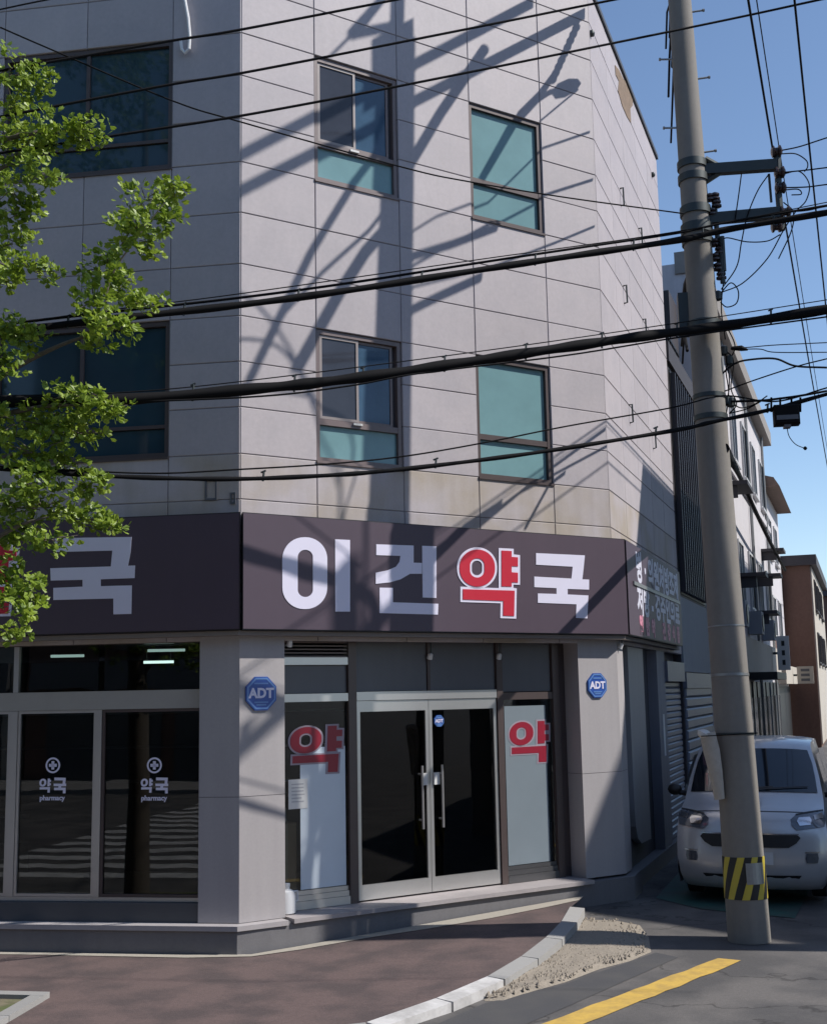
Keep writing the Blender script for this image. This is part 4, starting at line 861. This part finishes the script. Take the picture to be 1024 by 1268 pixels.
# ------------------------------------------------------------------ parked car
SILV = mat('silver_paint', (.50, .505, .52), .28, var=.02, metal=.35, coat=.6); CARG = mat('car_glass', (.012, .016, .022), .05, var=.1, spec=.7, coat=.5)
BLK = mat('black_trim', (.015, .015, .016), .5); LAMPG = mat('lamp_glass', (.10, .11, .13), .1, var=.5, scale=16, metal=.2, coat=1); CHR = mat('chrome', (.6, .6, .62), .15, metal=1, var=.03); TYRE = mat('tyre', (.02, .02, .02), .85)
def make_car(name, label, fc, ang, paint, scale=1.0):
    a = R(ang); fwd = Vector((math.sin(a), math.cos(a), 0)); lat = Vector((fwd.y, -fwd.x, 0))   # nose points along -fwd; lat to image right
    loc = Vector((fc.x, fc.y, ROAD)) + fwd * 1.8; car = thing(name, label, 'car', loc)
    W = lambda x, y, z: Vector((fc.x, fc.y, ROAD)) + (fwd * x + lat * y + Vector((0, 0, z))) * scale
    # centre profile from under the bumper to the tail: (x back, z, half width, pull back at the corners, drop at the corners)
    PR = [(.14, .17, .70, .16, 0), (.05, .22, .74, .2, 0), (.015, .32, .77, .2, 0), (.0, .46, .785, .2, 0), (.015, .58, .79, .2, 0), (.03, .68, .79, .2, 0), (.05, .78, .785, .2, 0), (.09, .88, .775, .2, .01), (.2, .965, .765, .17, .03), (.42, 1.03, .76, .13, .035), (.62, 1.075, .755, .1, .035),
          (.72, 1.13, .745, .1, .02), (.9, 1.3, .715, .09, .015), (1.06, 1.45, .68, .08, .02), (1.2, 1.575, .645, .07, .03), (1.34, 1.645, .625, .05, .035), (1.6, 1.685, .62, .0, .04), (2.4, 1.7, .62, 0, .04), (3.2, 1.67, .61, 0, .045), (3.42, 1.6, .61, -.03, .04), (3.5, 1.3, .7, -.05, 0), (3.56, .95, .755, -.08, 0), (3.6, .55, .765, -.1, 0), (3.55, .2, .74, -.1, 0)]
    def S(i, v):
        i0 = min(int(i), len(PR) - 2); t = i - i0; x, z, w_, pl, dr = [PR[i0][k] * (1 - t) + PR[i0 + 1][k] * t for k in range(5)]
        q = abs(v) ** 3.2; return (x + pl * q, w_ * v, z - dr * q)
    def N_(i, v):
        e = .02; A = Vector(S(min(i + e, len(PR) - 1.001), v)) - Vector(S(max(i - e, 0), v)); B = Vector(S(i, min(v + e, 1))) - Vector(S(i, max(v - e, -1))); n = B.cross(A).normalized(); return n
    VS = [-1, -.94, -.86, -.72, -.5, -.25, 0, .25, .5, .72, .86, .94, 1]
    mb = MB(); n = len(PR); m_ = len(VS)
    for i in range(n):
        for v in VS: mb.v.append(W(*S(i, v)))
    for i in range(n - 1):
        for j in range(m_ - 1): mb.f.append([i * m_ + j, i * m_ + j + 1, (i + 1) * m_ + j + 1, (i + 1) * m_ + j])
    for sd, j in ((-1, 0), (1, m_ - 1)):     # flanks: rows from the roofline edge down to the sill
        top = [S(i, sd) for i in range(3, n - 1)]
        rows = []
        for x, y, z in top:
            zb = .2; col = []
            for f_ in (0, .33, .66, 1):
                zz = z + (zb - z) * f_; bulge = .80 - .10 * max(0, (zz - .95) / .75) ** 1.3 - .04 * max(0, (.4 - zz) / .3)
                yy = sd * (abs(y) * (1 - min(1, f_ * 2)) + bulge * min(1, f_ * 2)); col.append(W(x, yy, zz))
            rows.append(col)
        b = len(mb.v)
        for r_ in rows: mb.v += r_
        for i in range(len(rows) - 1):
            for k in range(3): mb.f.append([b + i * 4 + k, b + i * 4 + k + 1, b + (i + 1) * 4 + k + 1, b + (i + 1) * 4 + k])
    bm = MB(); body = obj('body', mb, paint, car, smooth=50)
    def patch(nm, poly, mt, off=.006, par=car, th=.0, res=6):
        """poly: (profile index, lateral) outline, filled as strips between its left and right edges"""
        L_, R_ = poly; q = MB(); k = len(L_)
        for (i0, v0), (i1, v1) in zip(L_, R_):
            for c in range(res + 1):
                t = c / res; i = i0 + (i1 - i0) * t; v = v0 + (v1 - v0) * t; p = Vector(S(i, v)); nn = N_(i, v)
                if nn.x > .2 and nn.z < .2: nn = -nn
                if nn.z < -.3: nn = -nn
                p = p + nn * off; q.v.append(W(*p))
        for a_ in range(k - 1):
            for c in range(res): q.f.append([a_ * (res + 1) + c, a_ * (res + 1) + c + 1, (a_ + 1) * (res + 1) + c + 1, (a_ + 1) * (res + 1) + c])
        return obj(nm, q, mt, par, smooth=60)
    ws = patch('windshield', ([(11.05, -.93), (12, -.935), (13, -.94), (14.2, -.92)], [(11.05, .93), (12, .935), (13, .94), (14.2, .92)]), CARG, .008, res=12)
    patch('wiper', ([(11.1, -.6), (11.17, -.6)], [(11.25, .3), (11.32, .3)]), BLK, .02, ws); patch('wiper', ([(11.1, .05), (11.17, .05)], [(11.3, .8), (11.37, .8)]), BLK, .02, ws)
    patch('hood_gap', ([(8.05, -.78), (8.13, -.78)], [(8.05, .78), (8.13, .78)]), BLK, .004, res=12)
    for sd in (-1, 1):
        hl = patch('headlight', ([(6.1, sd * .62), (6.6, sd * .56), (7.2, sd * .55), (7.7, sd * .62)], [(6.4, sd * .97), (7.2, sd * 1.0), (7.9, sd * 1.0), (8.45, sd * .985)]), LAMPG, .01)
        patch('projector', ([(6.55, sd * .66), (7.0, sd * .63), (7.4, sd * .66)], [(6.65, sd * .8), (7.1, sd * .82), (7.5, sd * .8)]), CHR, .016, hl); patch('turn_lamp', ([(7.1, sd * .86), (7.7, sd * .85)], [(7.4, sd * .97), (8.1, sd * .97)]), CHR, .016, hl); patch('lamp_rim', ([(7.65, sd * .62), (7.8, sd * .62)], [(8.4, sd * .985), (8.55, sd * .985)]), BLK, .013, hl)
        fg = patch('fog_lamp', ([(3.0, sd * .72), (3.4, sd * .71), (3.8, sd * .72)], [(3.0, sd * .86), (3.4, sd * .87), (3.8, sd * .86)]), LAMPG, .008); patch('fog_rim', ([(3.85, sd * .7), (3.95, sd * .7)], [(3.85, sd * .88), (3.95, sd * .88)]), CHR, .012, fg)
        # mirrors
        q = MB(); c_ = Vector((.98, sd * .9, 1.14)); prof = []
        for i in range(7):
            t = -1 + 2 * i / 6
            for j in range(10): g_ = 6.2832 * j / 10; rr_ = math.sqrt(max(.02, 1 - t * t)); q.v.append(W(c_.x + .07 * t, c_.y + .085 * rr_ * math.cos(g_) * (1), c_.z + .07 * rr_ * math.sin(g_)))
        for i in range(6):
            for j in range(10): q.f.append([i * 10 + j, i * 10 + (j + 1) % 10, (i + 1) * 10 + (j + 1) % 10, (i + 1) * 10 + j])
        q.f += [list(range(10)), list(range(60, 70))]; mr = obj('mirror', q, BLK if sd < 0 else paint, car, smooth=True)
        q = MB(); q.tube([W(.98, sd * .76, 1.09), W(.98, sd * .86, 1.11)], .03 * scale, 8); obj('mirror_stalk', q, BLK, mr)
        # side glass
        for x0, x1, nm in ((1.2, 1.95, 'side_window'), (2.02, 2.75, 'side_window'), (2.82, 3.3, 'quarter_window')):
            q = MB(); yy = lambda z: sd * (.80 - .10 * max(0, (z - .95) / .75) ** 1.3 + .004); pts = [(x0 - (0 if x0 > 1.3 else .3), 1.1), (x1, 1.1), (x1, 1.52), (x0 + .02, 1.52)]
            q.add([W(x, yy(z) - sd * (0 if z < 1.3 else .045), z) for x, z in pts], [(0, 1, 2, 3)]); obj(nm, q, CARG, car)
        for x in (.66, 3.0):
            q = MB(); q.lathe(W(x, sd * .58, .29), [(.2, 0), (.285, .0), (.29, .02), (.29, .17), (.27, .185)] if sd > 0 else [(.2, -0.0), (.285, 0), (.29, -.02), (.29, -.17), (.27, -.185)], 24, lat); wh = obj('wheel', q, TYRE, car, smooth=40)
            q = MB(); q.lathe(W(x, sd * .77, .29), [(.18, -.01), (.18, .01), (.08, .02)], 16, lat * sd); obj('rim', q, STEEL, wh)
    patch('grille', ([(4.35, -.5), (4.8, -.6), (5.35, -.66), (5.65, -.62)], [(4.35, .5), (4.8, .6), (5.35, .66), (5.65, .62)]), BLK, .008, res=12)
    patch('grille_trim', ([(5.66, -.64), (5.78, -.64)], [(5.66, .64), (5.78, .64)]), CHR, .012, res=12)
    patch('lower_intake', ([(1.55, -.62), (2.1, -.66)], [(1.55, .62), (2.1, .66)]), BLK, .008, res=12)
    pt = patch('number_plate', ([(2.9, -.3), (3.9, -.3)], [(2.9, .3), (3.9, .3)]), mat('plate_white', (.6, .6, .6), .4), .02)
    patch('emblem', ([(5.95, -.07), (6.25, -.07)], [(5.95, .07), (6.25, .07)]), CHR, .014)
    q = MB(); q.hexa([W(.3, -.72, .19), W(3.4, -.72, .19), W(3.4, .72, .19), W(.3, .72, .19), W(.3, -.72, .3), W(3.4, -.72, .3), W(3.4, .72, .3), W(.3, .72, .3)]); obj('underbody', q, BLK, car)
    return car
fcar = FR.P(-.80, 2.0, 0)
make_car('parked_car', 'boxy silver hatchback parked nose-out behind the utility pole', Vector((4.03, 15.27, 0)), A2, SILV, 1.15)
make_car('parked_van', 'small white car far down the side street beside the brick building', FR.P(44, 3.6, 0), A2, mat('white_car_paint', (.7, .7, .7), .3, metal=.1, coat=.5))

# ------------------------------------------------------------------ side street buildings
WINM = mat('far_window', (.05, .06, .075), .15, var=.3, scale=.8, spec=.6)
def block(name, label, F, s0, s1, d0, d1, z1, wm):
    t = thing(name, label, 'building', F.P(s0, d1, ROAD)); mb = MB(); mb.box(F, s0, s1, d0, d1, ROAD - .1, z1); obj('wall', mb, wm, t); return t
def add(t, nm, F, s0, s1, d0, d1, z0, z1, m_, par=None): mb = MB(); mb.box(F, s0, s1, d0, d1, z0, z1); return obj(nm, mb, m_, par or t)
def win(t, F, s0, s1, z0, z1, d, fm, gm=None, rev=.03):
    mb = MB(); mb.frame(F, s0, s1, z0, z1, .07, d + .001, d + .06); o = obj('window', mb, fm, t); add(t, 'pane', F, s0 + .07, s1 - .07, d + .001, d + .02, z0 + .07, z1 - .07, gm or WINM, o)
    add(t, 'mullion', F, (s0 + s1) / 2 - .03, (s0 + s1) / 2 + .03, d + .021, d + .05, z0 + .07, z1 - .07, fm, o); add(t, 'sill', F, s0 - .06, s1 + .06, d + .001, d + .12, z0 - .08, z0 - .003, fm, o)
DW = mat('dark_render', (.05, .045, .05), .6, var=.12, streak=.15); GW_ = mat('pale_grey_render', (.29, .31, .34), .7, var=.1, streak=.1)
t = block('louvred_building', 'narrow dark building with a tall louvred window strip beside the pharmacy', FR, 6.22, 10.4, -8, -.02, 9.0, DW)
add(t, 'lower_facing', FR, 6.24, 10.38, -.019, .02, 2.9, 4.25, GW_); add(t, 'shutter_box', FR, 6.3, 10.2, -.019, .05, 2.6, 2.88, SHUT)
lv = add(t, 'louvre_frame', FR, 6.5, 10.2, -.019, .0, 4.32, 8.55, BLK)
for k in range(12): add(t, 'louvre_fin', FR, 6.55 + k * .3, 6.63 + k * .3, .001, .09, 4.36, 8.5, mat('fin', (.035, .033, .04), .5), lv)
for k in range(14): mb = MB(); mb.panel(FR, 6.32, 10.18, ROAD + .02 + k * .19, ROAD + .2 + k * .19, -.019, .03, .03); obj('shutter_slat', mb, SHUT, t)
add(t, 'parapet', FR, 6.22, 10.4, -.3, .04, 8.65, 9.03, DW)
rl = add(t, 'roof_rail', FR, 6.22, 10.0, -.28, -.24, 9.72, 9.77, BLK); add(t, 'rail', FR, 6.22, 10.0, -.28, -.24, 9.12, 9.16, BLK, rl)
for k in range(12): add(t, 'baluster', FR, 6.4 + k * .3, 6.43 + k * .3, -.275, -.245, 9.161, 9.719, BLK, rl)
add(t, 'roof_block', FR, 9.2, 10.35, -5, -.3, 9.0, 11.0, DW)
WHT = mat('white_render', (.56, .54, .56), .8, var=.12, scale=4, streak=.16); BRK = mat('brown_brick', (.15, .085, .065), .9, var=.3, scale=9, bump=.4); CREAM = mat('cream_render', (.46, .42, .36), .8, var=.12, streak=.15)
t = block('white_building', 'long white rendered building with several window rows behind the utility pole', FR, 10.45, 31.5, -9, .0, 12.0, WHT)
add(t, 'cornice', FR, 10.4, 31.6, -.3, .3, 11.75, 12.25, mat('cornice_grey', (.26, .24, .22), .8, var=.2)); add(t, 'band', FR, 10.45, 31.5, .001, .09, 8.35, 8.55, WHT)
for z0 in (4.9, 8.9):
    for k in range(6):
        s0 = 11.4 + k * 3.35; win(t, FR, s0, s0 + 1.5, z0, z0 + 1.75, .0, mat('pale_frame', (.5, .5, .5), .5))
for s0, z0, w_ in ((13.5, 7.4, 1.6), (17.6, 5.55, .9), (21.5, 4.75, 1.4), (24.3, 6.1, 1.0), (27, 7.2, 1.2)):
    b_ = add(t, 'ledge_canopy', FR, s0, s0 + w_, .001, .75, z0, z0 + .1, DW); add(t, 'bracket', FR, s0 + .1, s0 + .15, .001, .5, z0 - .3, z0 - .001, DW, b_)
for s0 in (12.6, 16.1, 22.8, 29.5): mb = MB(); mb.tube([FR.P(s0, .08, .1), FR.P(s0, .08, 11.7)], .05, 8); obj('drainpipe', mb, STEEL, t)
for s0 in (15, 20, 25): o = add(t, 'air_unit', FR, s0, s0 + .8, .02, .4, 4.1, 4.75, GW_); mb = MB(); mb.lathe(FR.P(s0 + .4, .4, 4.42), [(.25, 0), (.25, .02), (.05, .025)], 14, FR.n); obj('fan_grille', mb, BLK, o)
add(t, 'shop_fascia', FR, 14.5, 31.4, .001, .16, 3.0, 3.95, CREAM)
for k, s0 in enumerate((11, 14.8, 18.2, 21.6, 25, 28.4)): o = add(t, 'shop_front', FR, s0, s0 + 2.9, .001, .05, ROAD + .05, 2.75, BLK); add(t, 'pane', FR, s0 + .15, s0 + 1.35, .051, .07, .3, 2.3, WINM, o); add(t, 'pane', FR, s0 + 1.55, s0 + 2.75, .051, .07, .3, 2.3, WINM, o); add(t, 'post', FR, s0 + 1.39, s0 + 1.51, .051, .1, .05, 2.74, STEEL, o)
add(t, 'dark_canopy', FR, 17.5, 21.5, .001, .9, 2.8, 2.99, BLK)
t = block('grey_building', 'pale building with dark tiled roof edge between the white and the brick houses', FR, 31.6, 39.8, -9, -.1, 10.2, WHT)
mb = MB(); mb.hexa([FR.P(31.7, -3, 10.2), FR.P(39.7, -3, 10.2), FR.P(39.7, .5, 10.2), FR.P(31.7, .5, 10.2), FR.P(31.7, -3, 11.5), FR.P(39.7, -3, 11.5), FR.P(39.7, .3, 10.55), FR.P(31.7, .3, 10.55)]); obj('roof', mb, mat('roof_tile', (.2, .14, .11), .8, var=.3), t)
for z0 in (4.5, 7.6):
    for k in range(2): win(t, FR, 32.6 + 3.3 * k, 34.2 + 3.3 * k, z0, z0 + 1.6, -.1, mat('pale_frame', (.5, .5, .5), .5))
add(t, 'brick_facing', FR, 32, 39.5, -.099, -.05, 3.6, 4.5, BRK); add(t, 'shop_fascia', FR, 31.8, 39.7, -.099, .3, 2.7, 3.4, CREAM)
for s0 in (32.2, 35.9): add(t, 'shop_front', FR, s0, s0 + 3.9, -.099, -.04, ROAD + .05, 2.6, BLK)
t = block('brick_building', 'brown brick house standing proud of the white facades', FR, 40.2, 56, -8, 1.1, 7.9, BRK)
add(t, 'roof_slab', FR, 40.0, 56.2, -8, 1.4, 7.9, 8.35, DW); add(t, 'front_render', FR, 40.3, 55.9, 1.101, 1.16, 0.1, 7.85, CREAM)
for z0 in (3.6, 6.0):
    for k in range(3): win(t, FR, 42 + 4 * k, 44 + 4 * k, z0, z0 + 1.4, 1.161, DW)
t = block('far_building', 'distant dark brick building at the far end of the side street', FR, 62, 95, -8, 3.0, 8.0, BRK)
add(t, 'roof_slab', FR, 61.8, 95, -8, 3.3, 8.0, 8.5, DW)
for k in range(5): win(t, FR, 66 + 5 * k, 68 + 5 * k, 4, 6, 3.0, DW)
t = block('end_building', 'pale house closing the end of the side street', Frame(FR.P(110, 0, 0), A2 + 90), -8, 14, -8, 0, 6.5, CREAM)
for k in range(4): win(t, Frame(FR.P(110, 0, 0), A2 + 90), -6 + 5 * k, -4 + 5 * k, 3, 5, .0, DW)
# street signs
def board(lab, s, d0, d1, z0, z1, m_, m2):
    t = thing('projecting_sign', lab, 'sign', FR.P(s, d0, z0)); add(t, 'panel', FR, s - .06, s + .06, d0 + .15, d1, z0, z1, m_); add(t, 'bracket', FR, s - .03, s + .03, d0, d0 + .149, (z0 + z1) / 2 - .04, (z0 + z1) / 2 + .04, STEELD); h = (z1 - z0)
    for k in range(3): add(t, 'mark', FR, s - .07, s - .061, d0 + .3, d1 - .15, z0 + h * (.15 + .28 * k), z0 + h * (.3 + .28 * k), m2)
board('small white projecting sign with dark marks on the white building', 27.2, .17, .72, 3.15, 4.3, PAPER, BLK)
board('pale projecting sign before the brick house', 36.5, .31, 1.1, 2.7, 3.4, CREAM, DGREY)

# ------------------------------------------------------------------ buildings outside the picture: shade the side street, mirrored in the glass
Q = FR.P(2.89, 0, 6.13); Kc = Q + SUNV * (9.0 / math.cos(R(SUN_EL)))
RT = Kc.z
d2v = Vector((math.sin(R(A2)), math.cos(R(A2)), 0)); e132 = Vector((math.sin(R(136.5)), math.cos(R(136.5)), 0)); e99 = Vector((math.sin(R(A3)), math.cos(R(A3)), 0))
k0 = Vector((Kc.x, Kc.y, 0)); k1 = k0 + e132 * 12.5; k2 = k1 + e99 * 14; k3 = k0 + d2v * 26; k4 = k2 + d2v * 30
t = thing('corner_block', 'tall grey corner block facing the pharmacy across the side street', 'building', k0)
mb = MB(); mb.sheet([Vector((p.x, p.y, RT)) for p in (k0, k1, k2, k4, k3)], RT - ROAD); obj('wall', mb, mat('grey_block', (.25, .24, .235), .8, var=.1, streak=.15), t)
def facade(t, p0, ang, length, top, fm, rows, step, w_, rev=False):
    Fq = Frame((p0.x, p0.y), ang, flip=rev)
    for z0 in rows:
        if z0 + 1.7 > top: continue
        for k in range(int(length // step)): win(t, Fq, .7 + k * step, .7 + k * step + w_, z0, z0 + 1.6, 0, fm)
    return Fq
facade(t, k0, 136.5, 12.5, RT, BRONZE, (1.0, 4.6, 8, 11.4), 2.0, 1.4); facade(t, k1, A3, 14, RT, BRONZE, (1.0, 4.6, 8, 11.4), 2.6, 1.7)
for i, (s0, s1, h, m_, lab) in enumerate(((-34, -15, 12, CREAM, 'cream shop house across the main street'), (-14.6, 3, 16, BRK, 'brown brick block across the main street'), (3.4, 16, 13, mat('grey_block', (.25, .24, .235), .8), 'grey shop house across the main street'), (16.4, 40, 15, DW, 'dark block across the main street'))):
    Fo = Frame(FL.P(0, 24, 0), A3 + 180, flip=False)
    t = block('opposite_building', lab, Fo, -s1, -s0, -8, 0, h, m_)
    for z0 in (4.2, 7.3, 10.4, 13.4):
        if z0 + 1.6 > h: continue
        for k in range(int((s1 - s0) // 3)): win(t, Fo, -s1 + .8 + 3 * k, -s1 + 2.6 + 3 * k, z0, z0 + 1.5, 0, BRONZE)
    for k in range(int((s1 - s0) // 4.2)): add(t, 'shop_front', Fo, -s1 + .4 + 4.2 * k, -s1 + 4.2 + 4.2 * k, .001, .06, ROAD + .1, 2.8, WINM)
    add(t, 'fascia', Fo, -s1 + .2, -s0 - .2, .001, .25, 2.9, 3.8, DGREY)
